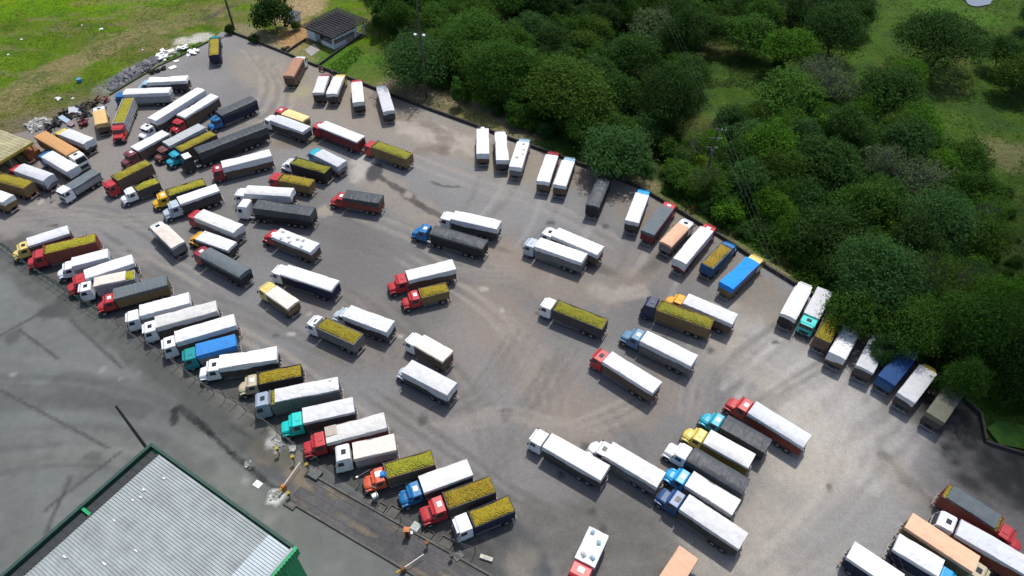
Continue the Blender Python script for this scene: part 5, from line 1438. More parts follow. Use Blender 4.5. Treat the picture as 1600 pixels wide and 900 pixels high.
def cover_mesh(L, w, h, skirt, seed, mat, kind, hb):
    """tarpaulin thrown over the load: sagging top, hanging wavy skirts on four sides"""
    nx = max(14, int(L / .26)); ny = 12
    mb = MB(); mb.sm = True
    amp = {'crumple': .16, 'pleat': .045, 'ribbed': .06}.get(kind, .085)
    def top(x, y):
        e = 1 - (abs(2 * y / w)) ** 2.6
        ex = min(1, (L / 2 - abs(x)) / .8)
        z = h + .13 * e * (.4 + .6 * ex) - .05
        z += amp * surf_noise(x, y * 1.2, seed, 1.1 if kind != 'crumple' else 1.7) * (.25 + e)
        z += amp * .8 * surf_noise(x * .35, y * .8, seed + 5, 1.0)
        if kind == 'crumple': z += .10 * abs(surf_noise(x * 1.2 + y, y * 3, seed + 3, 2.4)) - .04
        if kind == 'pleat': z += .04 * math.sin(x * 2 * math.pi / .42 + 1.2 * surf_noise(x, y, seed, .8))
        if kind == 'ribbed': z += .06 * abs(math.cos(x * math.pi / (L / max(4, round(L / 1.15)))))
        if kind == 'sag': z -= .20 * math.exp(-((x - L * .08) / (L * .22)) ** 2) * (.3 + e)
        if kind == 'arch': z += .17 * e
        return z
    vs = [(-L / 2 + L * i / nx, -w / 2 + w * j / ny, top(-L / 2 + L * i / nx, -w / 2 + w * j / ny)) for i in range(nx + 1) for j in range(ny + 1)]
    fs = [(i * (ny + 1) + j, (i + 1) * (ny + 1) + j, (i + 1) * (ny + 1) + j + 1, i * (ny + 1) + j + 1) for i in range(nx) for j in range(ny)]
    mb.add(vs, fs)
    # skirts
    def edge_run(pts, nrm, sk, sd):
        rows = []
        for (x, y) in pts:
            t = top(x, y); u = x if abs(nrm[1]) > .5 else y
            dp = sk * (.85 + .34 * surf_noise(u * .22, sd, seed, 1.0) + .07 * surf_noise(u * 1.4, sd, seed + 2, 1.0))
            dp = max(.12, min(dp, h - hb + 2.0)); row = []
            for k in range(4):
                f = k / 3; bulge = .03 + .05 * surf_noise(u * 1.3, f * 1.5, seed + sd, 1.0) * f
                row.append((x + nrm[0] * bulge * (k > 0), y + nrm[1] * bulge * (k > 0), t - dp * f))
            rows.append(row)
        v = [p for r_ in rows for p in r_]
        f2 = [(i * 4 + k, (i + 1) * 4 + k, (i + 1) * 4 + k + 1, i * 4 + k + 1) for i in range(len(rows) - 1) for k in range(3)]
        mb.add(v, f2)
    X_ = [-L / 2 + L * i / nx for i in range(nx + 1)]; Y_ = [-w / 2 + w * j / ny for j in range(ny + 1)]
    edge_run([(x, -w / 2) for x in X_], (0, -1), skirt, 1); edge_run([(x, w / 2) for x in X_], (0, 1), skirt, 2)
    edge_run([(-L / 2, y) for y in Y_], (-1, 0), skirt * 1.15, 3); edge_run([(L / 2, y) for y in Y_], (1, 0), skirt, 4)
    return mb.mesh('tarp', mat)

def load_mesh(L, w, h, seed, mat):
    nx = max(14, int(L / .22)); ny = 14; mb = MB(); mb.sm = True
    def z(x, y):
        ex = max(0, min(1, (L / 2 - abs(x)) / 1.0)); ey = max(0, min(1, (w / 2 - abs(y)) / .5))
        return h - .14 + .30 * (ex ** .7) * (ey ** .7) + .22 * surf_noise(x, y, seed, .7) + .07 * surf_noise(x, y, seed + 1, 3.0)
    vs = [(-L / 2 + L * i / nx, -w / 2 + w * j / ny, z(-L / 2 + L * i / nx, -w / 2 + w * j / ny)) for i in range(nx + 1) for j in range(ny + 1)]
    fs = [(i * (ny + 1) + j, (i + 1) * (ny + 1) + j, (i + 1) * (ny + 1) + j + 1, i * (ny + 1) + j + 1) for i in range(nx) for j in range(ny)]
    b = len(vs)
    # closed down to the floor so that it is a heap, not a skin
    ring = [i * (ny + 1) for i in range(nx + 1)] + [nx * (ny + 1) + j for j in range(1, ny + 1)] + [i * (ny + 1) + ny for i in range(nx - 1, -1, -1)] + [j for j in range(ny - 1, 0, -1)]
    low = [(vs[i][0], vs[i][1], h - .7) for i in ring]
    n = len(ring)
    fs += [(ring[i], ring[(i + 1) % n], b + (i + 1) % n, b + i) for i in range(n)]
    mb.add(vs + low, fs)
    return mb.mesh('fruit_load', mat)

def bed_mesh(L, w, hb, mat, open_):
    mb = MB(); f = 1.12; t = .07
    mb.box(-L / 2, L / 2, -w / 2, w / 2, f, f + .12)
    mb.box(-L / 2, L / 2, -w / 2, -w / 2 + t, f + .12, hb); mb.box(-L / 2, L / 2, w / 2 - t, w / 2, f + .12, hb)
    mb.box(-L / 2, -L / 2 + t, -w / 2 + t, w / 2 - t, f + .12, hb); mb.box(L / 2 - t, L / 2, -w / 2 + t, w / 2 - t, f + .12, hb + (.12 if open_ else 0))
    return mb.mesh('cargo_bed', mat)
def post_mesh(L, w, hb, mat):
    mb = MB(); n = max(4, int(round(L / 1.15)))
    for i in range(n + 1):
        x = -L / 2 + .05 + (L - .17) * i / n
        for s in (-1, 1):
            a, b = sorted((s * (w / 2 + .003), s * (w / 2 + .05))); mb.box(x, x + .08, a, b, 1.08, hb - .02)
    for s in (-1, 1):
        a, b = sorted((s * (w / 2 + .003), s * (w / 2 + .045))); mb.box(-L / 2, L / 2, a, b, hb - .015, hb + .05); mb.box(-L / 2, L / 2, a, b, 1.0, 1.075)
        for (z0, z1) in ((1.55, 1.62), (2.3, 2.36)):
            if z1 < hb: mb.box(-L / 2, L / 2, *sorted((s * (w / 2 + .051), s * (w / 2 + .068))), z0, z1)
    for y in (-.8, -.28, .28, .8): mb.box(-L / 2 - .05, -L / 2 - .003, y - .04, y + .04, 1.1, hb)
    return mb.mesh('side_posts', mat)
BEDTRIM = {k: plain('trim_' + k, tuple(min(.8, c * 1.25 + .01) for c in v), rough=.7, var=.4) for k, v in BED.items()}

trk = random.Random(77)
TRUCKN = 0
GRP = 'cargo trucks waiting in the lot'
def truck(f, r, h, cab, col, cover, cc, side, label, gap=.22, hatch=None, w=2.5, skirt=None, kind=None, semi=False, axles=None, visor=True, extra=None, nocab=False):
    global TRUCKN
    TRUCKN += 1
    pf = Vector(at(*f, h)); pr_ = Vector(at(*r, h)); d = pf - pr_; L = d.length; d.normalize(); mid = (pf + pr_) / 2
    root = empty('semi_trailer_truck' if semi else 'cargo_truck', (mid.x, mid.y, 0.004), math.atan2(d.y, d.x))
    tag(root, label, 'truck', GRP)
    seed = TRUCKN
    wi = w - .14
    hb = h - .10
    # body
    ob('cargo_bed', bed_mesh(L, wi, hb, bed(side), cover == 'L'), root)
    ob('side_posts', post_mesh(L, wi, hb, BEDTRIM[side]), root)
    sk = min(1.55, (skirt if skirt is not None else .5) * 1.75)
    kd = kind or trk.choice(['plain', 'plain', 'sag', 'ribbed', 'plain', 'arch'])
    if cover == 'T':
        tp = ob('tarp', cover_mesh(L + .10, wi + .16, h, sk, seed, tarp(cc), kd, hb), root)
    elif cover == 'L':
        tp = ob('fruit_load', load_mesh(L - .16, wi - .16, h, seed, FRUIT[cc]), root)
    # chassis
    c = CABS[cab]; x0 = L / 2 + gap; nose = x0 + c['len']
    mb = MB()
    for s in (-1, 1): mb.box(-L / 2 + .1, x0 + c['len'] - .5, *sorted((s * .36, s * .46)), .72, 1.0)
    for k in range(6): mb.box(-L / 2 + .4 + k * (L / 6), -L / 2 + .52 + k * (L / 6), -.355, .355, .78, .98)
    mb.box(-L / 2 + .3, L / 2 - .1, -wi / 2 + .1, wi / 2 - .1, 1.02, 1.10)
    mb.obj('chassis', M_CHAS, root)
    # wheels
    ax = []
    n = axles or (2 if L < 5.6 else 3)
    re = -L / 2 + max(1.2, L * .20)
    rear = [re] if n == 2 else ([re, re + 1.28] if n == 3 else [re, re + 1.28, re + 2.56])
    for x in rear: ax.append((x, .58, .92))
    if semi:
        for x in (L / 2 - 1.5, L / 2 - .25): ax.append((x, .58, .92))
        ax.append((x0 + c['fx'], .32, 1.02))
    else:
        ax.append((x0 + c['fx'], .32, 1.0))
    for x, wd, yy in ax:
        for s in (-1, 1):
            wo = ob('wheel', wheel_mesh(wd), root, (x, s * yy, .5))
            ob('rim', rim_mesh(wd), wo)
    for s in (-1, 1):
        ob('mud_flap', small(('mud_flap',), M_DARK, lambda m: m.box(-.02, .02, -.3, .3, .28, 1.0)), root, (rear[0] - .66, s * .9, 0))
        ob('tail_light', small(('tail_light',), M_TAIL, lambda m: m.box(-.05, .0, -.14, .14, -.06, .06), .01), root, (-L / 2 - .055, s * .95, .98))
        mb = MB(); a = rear[-1] + .75; b = (L / 2 - 2.3) if semi else (x0 + c['fx'] - .8)
        b = min(b, L / 2 - .1)
        if b - a > .8:
            for z in (.52, .78): mb.box(a, b, *sorted((s * (wi / 2 - .06), s * (wi / 2 - .01))), z, z + .06)
            for xx in (a + .2, (a + b) / 2, b - .25): mb.box(xx, xx + .06, *sorted((s * (wi / 2 - .11), s * (wi / 2 - .065))), .5, 1.05)
            mb.obj('side_guard', M_BAR if (TRUCKN % 3) else M_CHAS, root)
    if L > 4.5:
        ob('fuel_tank', small(('fuel_tank',), M_TANK if TRUCKN % 2 else M_CHAS, lambda m: m.tube([(-.5, 0, 0), (.5, 0, 0)], .27, 10)) if False else cached(('fuel_tank', TRUCKN % 2), lambda: (lambda m: (m.tube([(-.5, 0, 0), (.5, 0, 0)], .27, 10), m.mesh('fuel_tank', M_TANK if TRUCKN % 2 else M_CHAS))[1])(MB())), root, (L / 2 - 1.0 - (1.6 if semi else 0), .78 * (1 if TRUCKN % 2 else -1), .72))
    ob('rear_bumper', small(('rear_bumper',), M_BAR, lambda m: (m.box(-.05, .05, -1.1, 1.1, .48, .60), m.box(.05, .4, -.72, -.64, .5, .9), m.box(.05, .4, .64, .72, .5, .9))), root, (-L / 2 - .20, 0, 0))
    if cover == 'L':
        mb = MB()
        for s in (-1, 1): mb.box(L / 2 + .02, L / 2 + .09, *sorted((s * (wi / 2 - .12), s * (wi / 2 - .02))), 1.1, h + .22)
        mb.box(L / 2 + .02, L / 2 + .09, -wi / 2 + .12, wi / 2 - .12, h + .14, h + .22)
        mb.obj('head_frame', BEDTRIM[side], root)
    if semi and gap > .5:
        mb = MB(); mb.box(L / 2 + .1, x0 - .1, -.5, .5, 1.001, 1.08); mb.tube([(L / 2 - .6, 0, 1.0), (L / 2 - .6, 0, 1.1)], .55, 14); mb.obj('fifth_wheel', M_CHAS, root)
        for s in (-1, 1):
            ob('air_tank', cached(('air_tank',), lambda: (lambda m: (m.tube([(-.45, 0, 0), (.45, 0, 0)], .24, 10), m.mesh('air_tank', M_TANK))[1])(MB())), root, (x0 - .55, s * .95, .85))
    # cab and its pieces
    cb = ob('cab', cab_mesh(cab, col), root, (x0, 0, 0))
    ob('windshield', windshield_mesh(cab), cb)
    for s in (-1, 1):
        ob('side_window', side_window_mesh(cab, s), cb)
        ob('side_mirror', small(('side_mirror',), M_DARK, lambda m: m.box(-.05, .05, -.11, .11, -.22, .22), .02), cb, (c['ws'][1][0] - .05, s * (c['w'] / 2 + .16), c['ws'][1][1] + .32))
    fr = c['front']; fw = {'F': .92, 'H': .98, 'B': .92, 'N': .96}[cab]
    mb_key = ('bumper', cab, col in ('white', 'silver'))
    ob('bumper', cached(mb_key, lambda: (lambda m: (m.box(fr - .10, fr + .10, -c['w'] / 2 + .05, c['w'] / 2 - .05, .42, .70), m.mesh('bumper', M_DARK if col not in ('white', 'silver') else M_BAR, .03))[1])(MB())), cb)
    gz = {'F': (.85, 1.35, .75), 'H': (.8, 1.5, .85), 'B': (.85, 1.3, .42), 'N': (.82, 1.45, .62)}[cab]
    ob('grille', cached(('grille', cab), lambda: (lambda m: ([m.box(fr - .06, fr + .025, -gz[2], gz[2], gz[0] + k * (gz[1] - gz[0]) / 5, gz[0] + (k + .72) * (gz[1] - gz[0]) / 5) for k in range(5)], m.mesh('grille', M_DARK))[1])(MB())), cb)
    for s in (-1, 1):
        ob('headlight', small(('headlight',), M_LAMP, lambda m: m.tube([(-.06, 0, 0), (.03, 0, 0)], .13, 10)), cb, ({'F': fr - .01, 'H': fr - .01, 'B': 2.70, 'N': 3.06}[cab], s * (fw - .12), .98))
    tz = c['top']
    if hatch:
        hx = .78 if cab in ('F', 'H') else .62
        mat = {'w': M_HATCHW, 'd': M_GLASS, 's': paint(col)}[hatch]
        ob('roof_hatch', cached(('roof_hatch', hatch, col if hatch == 's' else '', cab), lambda: (lambda m: (m.box(hx - .30, hx + .30, -.36, .36, tz - .03, tz + .06), m.mesh('roof_hatch', mat, .015))[1])(MB())), cb)
    if visor and cab != 'H':
        xv, zv = c['ws'][0]
        ob('sun_visor', cached(('sun_visor', cab, col), lambda: (lambda m: (m.obox((xv + .14, 0, zv + .10), .30, c['w'] * .80, .035, 0, 0, .35), m.mesh('sun_visor', paint(col)))[1])(MB())), cb)
    if cab in ('B', 'N') or TRUCKN % 2:
        ob('exhaust', cached(('exhaust',), lambda: (lambda m: (m.tube([(0, 0, 1.0), (0, 0, 2.9), (-.08, 0, 3.05)], .055, 8), m.mesh('exhaust', M_CHAS))[1])(MB())), cb, (-.10, -.85, 0))
    if extra: extra(root, cb, L, wi, h, c)
    return root

def deflector(root, cb, L, w, h, c):
    mb = MB(); mb.profile([(.05, c['top'] - .02), (.9, c['top'] - .02), (.25, c['top'] + .55), (.05, c['top'] + .6)], -.85, .85); mb.obj('wind_deflector', M_HATCHW, cb, .04)
def black_body(root, cb, L, w, h, c):
    mb = MB(); mb.box(.10, .95 if c is CABS['B'] else 1.5, -.98, .98, c['top'] - .02, c['top'] + .05); mb.obj('roof_panel', M_HATCHW, cb, .02)
def patches(cols, spots):
    def f(root, cb, L, w, h, c):
        for i, (u, v) in enumerate(spots):
            mb = MB(); mb.sm = True; s = .30
            z = h + .17
            mb.box(-s, s, -s * .8, s * .8, 0, .012); mb.box(-s * .5, s * .3, -s * .35, s * .5, .013, .02)
            o = mb.obj('printed_patch', plain('patch_' + cols[i % len(cols)], PATCH[cols[i % len(cols)]], rough=.7, var=.5, scale=6), root); o.location = (u * L / 2, v * w / 2, z - .16 * (abs(v) ** 2.2)); o.rotation_euler = (0, 0, .4 * i)
    return f
PATCH = {'teal': (.26, .46, .47), 'bluegrey': (.30, .42, .52), 'greyp': (.46, .50, .49), 'leaf': (.10, .17, .11)}
def strap_bars(n, colm):
    def f(root, cb, L, w, h, c):
        for i in range(n):
            x = L / 2 - L * (i + .7) / (n + .4); mb = MB(); mb.box(x, x + .10, -w / 2, w / 2, h + .21, h + .25); mb.obj('cross_strap', colm, root)
    return f
def blue_cloth(root, cb, L, w, h, c):
    bm = lump(.55, 4, 1.0, .8, .5, 2, .5); me = bpy.data.meshes.new('folded_cloth'); bm.to_mesh(me); bm.free(); me.materials.append(tarp('midblue')); ob('folded_cloth', me, cb, (.05, .2, 2.80))
    mb = MB(); mb.box(.35, 1.15, -.55, .25, 2.63, 2.67); mb.obj('roof_panel', M_HATCHW, cb)
def brown_corner(root, cb, L, w, h, c):
    mb = MB(); mb.box(L / 2 - 1.5, L / 2 + .03, -w / 2 - .02, .35, h + .135, h + .15); o = mb.obj('tarp_patch', tarp('stain'), root)
def half_open(root, cb, L, w, h, c):
    mb = MB(); mb.add([(-L / 2 + .12, -w / 2 + .1, h - .06), (-L * .12, -w / 2 + .1, h - .06), (-L * .30, w / 2 - .1, h - .06), (-L / 2 + .12, w / 2 - .1, h - .06)], [(0, 1, 2, 3)]); 
    mb = MB(); mb.box(-L / 2 - .02, -L / 2 + .10, -w / 2, w / 2, h - .09, h + .14); mb.obj('tail_frame', BEDTRIM['yellow'], root)
def red_side(root, cb, L, w, h, c):
    pass
def load_ends(root, cb, L, w, h, c):
    for sx in (-1, 1):
        m = load_mesh(.8, w - .2, h + .05, 5, FRUIT['yellow']); ob('fruit_load', m, root, (sx * (L / 2 + .52), 0, 0))
def short_cover(Lk0, Lk1, cc, kd, dz=.14):
    def f(root, cb, L, w, h, c):
        m = cover_mesh(L * (Lk1 - Lk0), w - .1, h + dz, .25, 3, tarp(cc), kd, h - .1); ob('tarp', m, root, (-L / 2 + L * (Lk0 + Lk1) / 2, 0, 0))
    return f

def flat_tilt(root, cb, L, w, h, c): pass
# far corner and top row along the wall
truck((334.5, 60), (333.6, 85.5), 3.1, 'F', 'teal', 'L', 'ripe', 'navy', 'fruit truck with teal cab alone in the far corner by the tall pole')
truck((466, 91), (450.4, 119), 3.3, 'F', 'white', 'T', 'rust', 'brown', 'white cab truck with rust-brown tarp in front of the gatehouse', skirt=.3, kind='arch')
truck((505.6, 119), (496.4, 144.4), 3.3, 'F', 'darkred', 'T', 'white', 'dark', 'white tarp truck with dark red cab, next to the gatehouse lawn corner', skirt=.35)
truck((529, 119.6), (517.6, 146), 3.3, 'F', 'lemon', 'T', 'offwhite', 'dark', 'off-white tarp truck with pale yellow cab beside the gatehouse lawn', skirt=.5)
truck((557, 128), (560, 159), 3.3, 'F', 'red', 'T', 'white', 'dark', 'white tarp truck with red cab nosing the lawn edge', skirt=.5)
truck((597, 137), (607.4, 173), 3.3, 'F', 'silver', 'T', 'silver', 'dark', 'silvery tarp truck parked in the shade of the floodlight pole tree', skirt=.5)
# right-hand rank against the long wall
truck((754, 201), (754.4, 239.6), 3.3, 'F', 'black', 'T', 'white', 'brown', 'white tarp truck with black cab and white roof hatch at the wall', hatch='w', skirt=.7)
truck((782, 210.4), (785.4, 249.6), 3.3, 'F', 'white', 'T', 'white', 'dark', 'all white truck between the black cab truck and the spotted tarp truck', skirt=.6)
truck((817.6, 222), (805.4, 260.6), 3.3, 'F', 'lightblue', 'T', 'white', 'grey', 'white tarp truck with pale blue cab and a row of grey spots', skirt=.6, extra=patches(['greyp'], [(.8, -.2), (.35, -.5), (0, -.55), (-.3, .2)]))
truck((862.4, 242.4), (848.4, 283), 3.3, 'F', 'darkred', 'T', 'white', 'brown', 'white tarp truck with crimson cab, left of a close pair at the wall', skirt=.45)
truck((888, 251.4), (874.4, 289), 3.3, 'F', 'lightblue', 'T', 'white', 'brown', 'white tarp truck with whitish blue cab beside the crimson cab truck', skirt=.45, hatch='s')
truck((943, 281), (925.6, 321.6), 3.3, 'F', 'black', 'T', 'charcoal', 'black', 'black tarp truck tucked under the rounded blue-green tree', skirt=.3, kind='arch')
truck((1003.6, 303), (987.6, 345.6), 3.3, 'F', 'skyblue', 'T', 'white', 'dark', 'white tarp truck with sky blue cab at the long wall', skirt=.5)
truck((1042.4, 323), (1012, 363), 3.2, 'F', 'red', 'T', 'slate', 'red', 'slate tarp truck with red cab and red side boards at the wall', hatch='w', skirt=.35)
truck((1067.6, 352.4), (1040, 381), 2.9, 'F', 'white', 'T', 'salmon', 'grey', 'short white cab truck with salmon tarp at the wall', hatch='d', w=2.35, skirt=.3, kind='arch')
truck((1104.4, 357), (1062.4, 407), 3.4, 'F', 'red', 'T', 'white', 'red', 'red flat-nosed truck with loose white tarp at the wall', hatch='w', skirt=.95)
truck((1135, 384.4), (1105, 415), 3.1, 'B', 'blue', 'L', 'brown', 'blue', 'blue truck loaded with brownish fruit at the wall', hatch='s', w=2.4)
truck((1176.4, 406.4), (1135, 445.4), 3.3, 'F', 'paleyellow', 'T', 'blue', 'wood', 'pale yellow cab truck under a vivid blue tarp', skirt=.6, kind='sag')
truck((1255, 451), (1231.6, 494), 3.3, 'F', 'white', 'T', 'white', 'black', 'plain white truck leftmost of the rank under the overhanging trees', hatch='s', skirt=.45)
truck((1268.4, 493), (1289.6, 452.4), 3.0, 'F', 'turquoise', 'T', 'silver', 'dark', 'turquoise cab truck facing the yard with grey silvery tarp', hatch='d', w=2.4)
truck((1308, 487), (1285.6, 530), 3.3, 'F', 'red', 'L', 'yellow', 'brown', 'yellow fruit truck half hidden by the overhanging tree on the right')
truck((1332, 513), (1308.6, 555), 3.4, 'F', 'white', 'T', 'white', 'brown', 'white tarp truck with long ragged skirt under the trees on the right', skirt=.9)
truck((1372, 536), (1351.4, 576), 3.2, 'F', 'white', 'T', 'silver', 'dark', 'silvery tarp truck half hidden beneath a drooping branch on the right', skirt=.3)
truck((1416, 557), (1385.4, 594), 3.1, 'F', 'silver', 'T', 'navy', 'blue', 'pale grey cab truck with dark blue tarp on the right', skirt=.35)
truck((1450.4, 577), (1416.4, 621), 3.2, 'B', 'lemon', 'T', 'white', 'dark', 'white tarp truck with round yellow cab under the trees on the right', gap=-.2, skirt=.45)
truck((1495, 605), (1462, 651.4), 3.2, 'F', 'navy', 'T', 'olive', 'dark', 'dark olive tarp truck last in the shaded rank on the right', skirt=.5)
# upper left crowd
truck((154, 171.6), (158, 193), 3.1, 'F', 'white', 'T', 'straw', 'brown', 'straw-coloured tarp truck with white cab backed out of the scrap heap', hatch='d', w=2.4, skirt=.6)
truck((184, 192.4), (200, 153), 3.2, 'N', 'red', 'L', 'yellow', 'silver', 'red bonneted fruit truck facing the camera in front of the blue cab', gap=.15)
truck((194, 143), (265, 140), 3.4, 'F', 'blue', 'T', 'white', 'silver', 'blue flat-nosed truck with white tarp pointing at the stone heap', hatch='s', skirt=.5)
truck((231.6, 124.4), (292, 121.6), 3.2, 'B', 'lightblue', 'T', 'white', 'dark', 'white tarp truck with pale blue cab nearest the mossy kerb', skirt=.5, gap=.1)
truck((237, 186), (313.6, 138.6), 3.7, 'N', 'white', 'T', 'white', 'dark', 'white bonneted semi-trailer truck with a very long white tarp', hatch='d', gap=.9, semi=True, axles=4, skirt=.75, kind='plain')
truck((282, 181), (335, 148.6), 3.3, 'B', 'red', 'T', 'white', 'brown', 'red bonneted truck with white tarp beside the long white semi-trailer', hatch='s', skirt=.3)
truck((209.6, 232), (258.4, 206), 3.3, 'N', 'maroon', 'T', 'white', 'brown', 'mauve-maroon bonneted truck with plain white tarp in the crowded corner', hatch='w', skirt=.25)
truck((259, 224.4), (315, 196), 3.3, 'B', 'brownred', 'T', 'grey', 'brown', 'brown-red bonneted truck with grey tarp in the crowded corner', hatch='s', skirt=.4)
truck((277.6, 233.4), (333.4, 206.6), 3.1, 'B', 'cyan', 'L', 'yellow', 'brown', 'cyan bonneted fruit truck squeezed beside the black semi-trailer', gap=.1)
truck((306.6, 235.4), (413, 195), 3.7, 'H', 'black', 'T', 'charcoal', 'black', 'black semi-trailer truck with white roof panel and long black tarp', gap=1.3, semi=True, axles=4, skirt=1.0, kind='ribbed', extra=black_body)
truck((341.6, 177), (396, 153), 3.3, 'B', 'blue', 'T', 'charcoal', 'navy', 'blue bonneted truck with crinkled black tarp in the upper crowd', hatch='d', skirt=.5, kind='ribbed')
truck((346.6, 256.4), (422, 238), 3.4, 'F', 'darkred', 'T', 'white', 'brown', 'dark red flat-nosed truck with white tarp laced down over brown boards', hatch='w', skirt=.75)
truck((178, 278.4), (232, 252), 3.3, 'F', 'red', 'L', 'yellow', 'brown', 'red flat-nosed fruit truck with rusty brown sides near the walking person')
truck((211, 294.4), (246, 281), 2.6, 'B', 'white', 'L', 'yellow', 'dark', 'small white bonneted fruit truck beside the red flat-nosed fruit truck', w=2.25)
truck((261, 301), (319, 283), 2.8, 'B', 'yellow', 'L', 'yellow', 'dark', 'yellow bonneted fruit truck with white items on its roof', hatch='w')
truck((279, 313), (339.4, 292.4), 3.3, 'N', 'silver', 'T', 'white', 'dark', 'silver bonneted truck with white tarp in front of the yellow bonneted one', hatch='s', skirt=.3)
truck((445, 174), (478, 185.6), 2.7, 'F', 'red', 'T', 'paleyellow', 'wood', 'small red cab truck with pale yellow tarp', hatch='w', w=2.3, skirt=.25)
truck((428, 183), (479, 201.6), 3.3, 'F', 'white', 'T', 'silver', 'dark', 'white cab truck with grey-white tarp beside the pale yellow tarp truck', skirt=.5)
truck((503, 193), (563.6, 217), 3.5, 'F', 'red', 'T', 'white', 'red', 'red flat-nosed truck with white tarp and deep red ribbed sides', hatch='w', skirt=.2)
truck((585.6, 224.4), (639.6, 243.6), 3.2, 'F', 'red', 'L', 'green', 'wood', 'red flat-nosed fruit truck with brown sides and two pale cross straps', extra=strap_bars(2, BEDTRIM['wood']))
truck((497.6, 237.4), (534, 255.4), 3.1, 'F', 'cyan', 'T', 'silver', 'grey', 'aqua cab truck with flat grey-white cover and grey sides', skirt=.8, kind='plain')
truck((458.4, 250.4), (512, 265.4), 3.1, 'B', 'white', 'L', 'green', 'black', 'white cab fruit truck with black sides beside the aqua cab truck', gap=.1)
truck((438.4, 276), (487, 285.6), 2.9, 'F', 'red', 'L', 'ripe', 'wood', 'small red cab fruit truck with tan sides below the white cab fruit truck', hatch='s', w=2.35, extra=strap_bars(2, BEDTRIM['wood']))
truck((384.4, 295.6), (456, 300), 3.5, 'F', 'white', 'T', 'white', 'dark', 'white truck with tall smooth white tarp behind the white tractor with black trailer', hatch='s', skirt=.95, kind='arch')
truck((399, 318), (488, 330), 3.6, 'H', 'white', 'T', 'charcoal', 'black', 'white sleeper tractor pulling a black tarp trailer', gap=1.4, semi=True, axles=4, skirt=1.3, kind='sag')
truck((539, 302.4), (595, 311), 3.3, 'B', 'red', 'T', 'charcoal', 'redbrown', 'red bonneted truck with black tarp standing alone at the upper middle', hatch='w', skirt=.6, kind='ribbed')
truck((431.4, 363), (491.6, 387), 3.3, 'B', 'red', 'T', 'white', 'brown', 'red truck with white tarp dotted with grey-green marks', hatch='w', skirt=.45, extra=patches(['greyp'], [(.75, -.5), (.3, .1), (-.1, -.2), (.1, .75), (-.35, -.4), (-.5, .7), (.55, .75)]))
truck((310.4, 333), (372, 357), 3.4, 'F', 'red', 'T', 'offwhite', 'grey', 'red flat-nosed truck with dull white tarp behind the amber cab truck', hatch='s', skirt=.8)
truck((313, 367), (362, 384.4), 2.9, 'B', 'amber', 'T', 'silver', 'dark', 'amber bonneted truck with pale grey tarp between two red cabs', gap=-.3, w=2.4, skirt=.3, kind='plain')
truck((320, 393), (382.4, 426), 3.2, 'F', 'darkred', 'T', 'slate', 'black', 'dark red truck with slate-black tarp below the amber cab truck', hatch='w', skirt=.4)
truck((249.6, 355), (278, 382), 3.1, 'F', 'white', 'T', 'cream', 'grey', 'short white cab truck with cream tarp standing alone on the left', hatch='d', skirt=.25, kind='plain')
truck((424, 452.4), (458, 475.4), 2.9, 'F', 'paleyellow', 'T', 'cream', 'wood', 'short pale yellow truck with cream tarp and tan sides', hatch='s', w=2.4, skirt=.25)
truck((444.4, 420.4), (523.4, 446), 3.3, 'F', 'white', 'T', 'white', 'navy', 'long white truck with flat white tarp above the short pale yellow truck', skirt=.25)
# far left corner
truck((113, 238), (62.4, 209), 3.5, 'H', 'white', 'T', 'tan', 'wood', 'white sleeper cab truck with long wrinkled brown tarp facing the yard', hatch='d', skirt=.35, kind='ribbed')
truck((73, 240), (113.6, 263), 3.4, 'F', 'blue', 'T', 'white', 'dark', 'white tarp truck with hidden blue cab beside the brown tarp truck', skirt=.9, kind='plain')
truck((100, 205), (138, 220), 3.2, 'F', 'lemon', 'T', 'silver', 'dark', 'pale yellow cab truck with silvery tarp sliding off its tail', hatch='s', skirt=.9)
truck((30, 261), (75.6, 277), 3.3, 'F', 'red', 'T', 'silver', 'grey', 'red cab truck with pale grey tarp near the left edge', skirt=.8)
truck((-5, 275), (43.6, 288.4), 3.2, 'F', 'white', 'L', 'ripe', 'wood', 'yellow fruit truck cut by the left edge of the picture')
truck((-32, 296), (12, 310), 3.2, 'F', 'white', 'T', 'white', 'wood', 'white tarp truck with only its tail showing at the left edge', skirt=.6)
truck((108, 291.6), (149.6, 266.4), 2.6, 'F', 'white', 'T', 'slate', 'silver', 'white cab truck with low slate grey tarp beside the walking person', skirt=.25, w=2.35, kind='plain')
# long rank on the left fence, top to bottom
truck((43, 378), (106, 358), 3.0, 'B', 'paleyellow', 'T', 'silver', 'brown', 'pale yellow bonneted truck with greyish white tarp, first at the fence', hatch='d', skirt=.3)
truck((68.4, 390), (149, 371), 3.4, 'N', 'red', 'L', 'yellow', 'redbrown', 'red bonneted fruit truck with brick red sides at the fence')
truck((112, 409), (167.6, 395), 3.1, 'B', 'white', 'T', 'white', 'silver', 'white bonneted truck between two red bonneted trucks at the fence', gap=.05, skirt=.6, w=2.4)
truck((132, 428), (206.6, 404), 3.4, 'N', 'red', 'T', 'white', 'dark', 'red bonneted truck with clean white tarp at the fence', hatch='s', skirt=.5)
truck((148, 442), (210, 428), 3.0, 'F', 'white', 'L', 'yellow', 'silver', 'white cab truck whose cream tarp is half rolled off yellow fruit', hatch='d', gap=.7, w=2.4, extra=short_cover(.22, 1.0, 'cream', 'plain', .24))
truck((177, 459), (260, 437), 3.2, 'B', 'red', 'T', 'slate', 'wood', 'red bonneted truck with pleated slate black tarp at the fence', hatch='w', skirt=.3, kind='pleat')
truck((218.4, 485), (295, 465), 3.4, 'F', 'white', 'T', 'white', 'grey', 'white flat-nosed truck right below the pleated black tarp truck', hatch='s', gap=.45, skirt=.55)
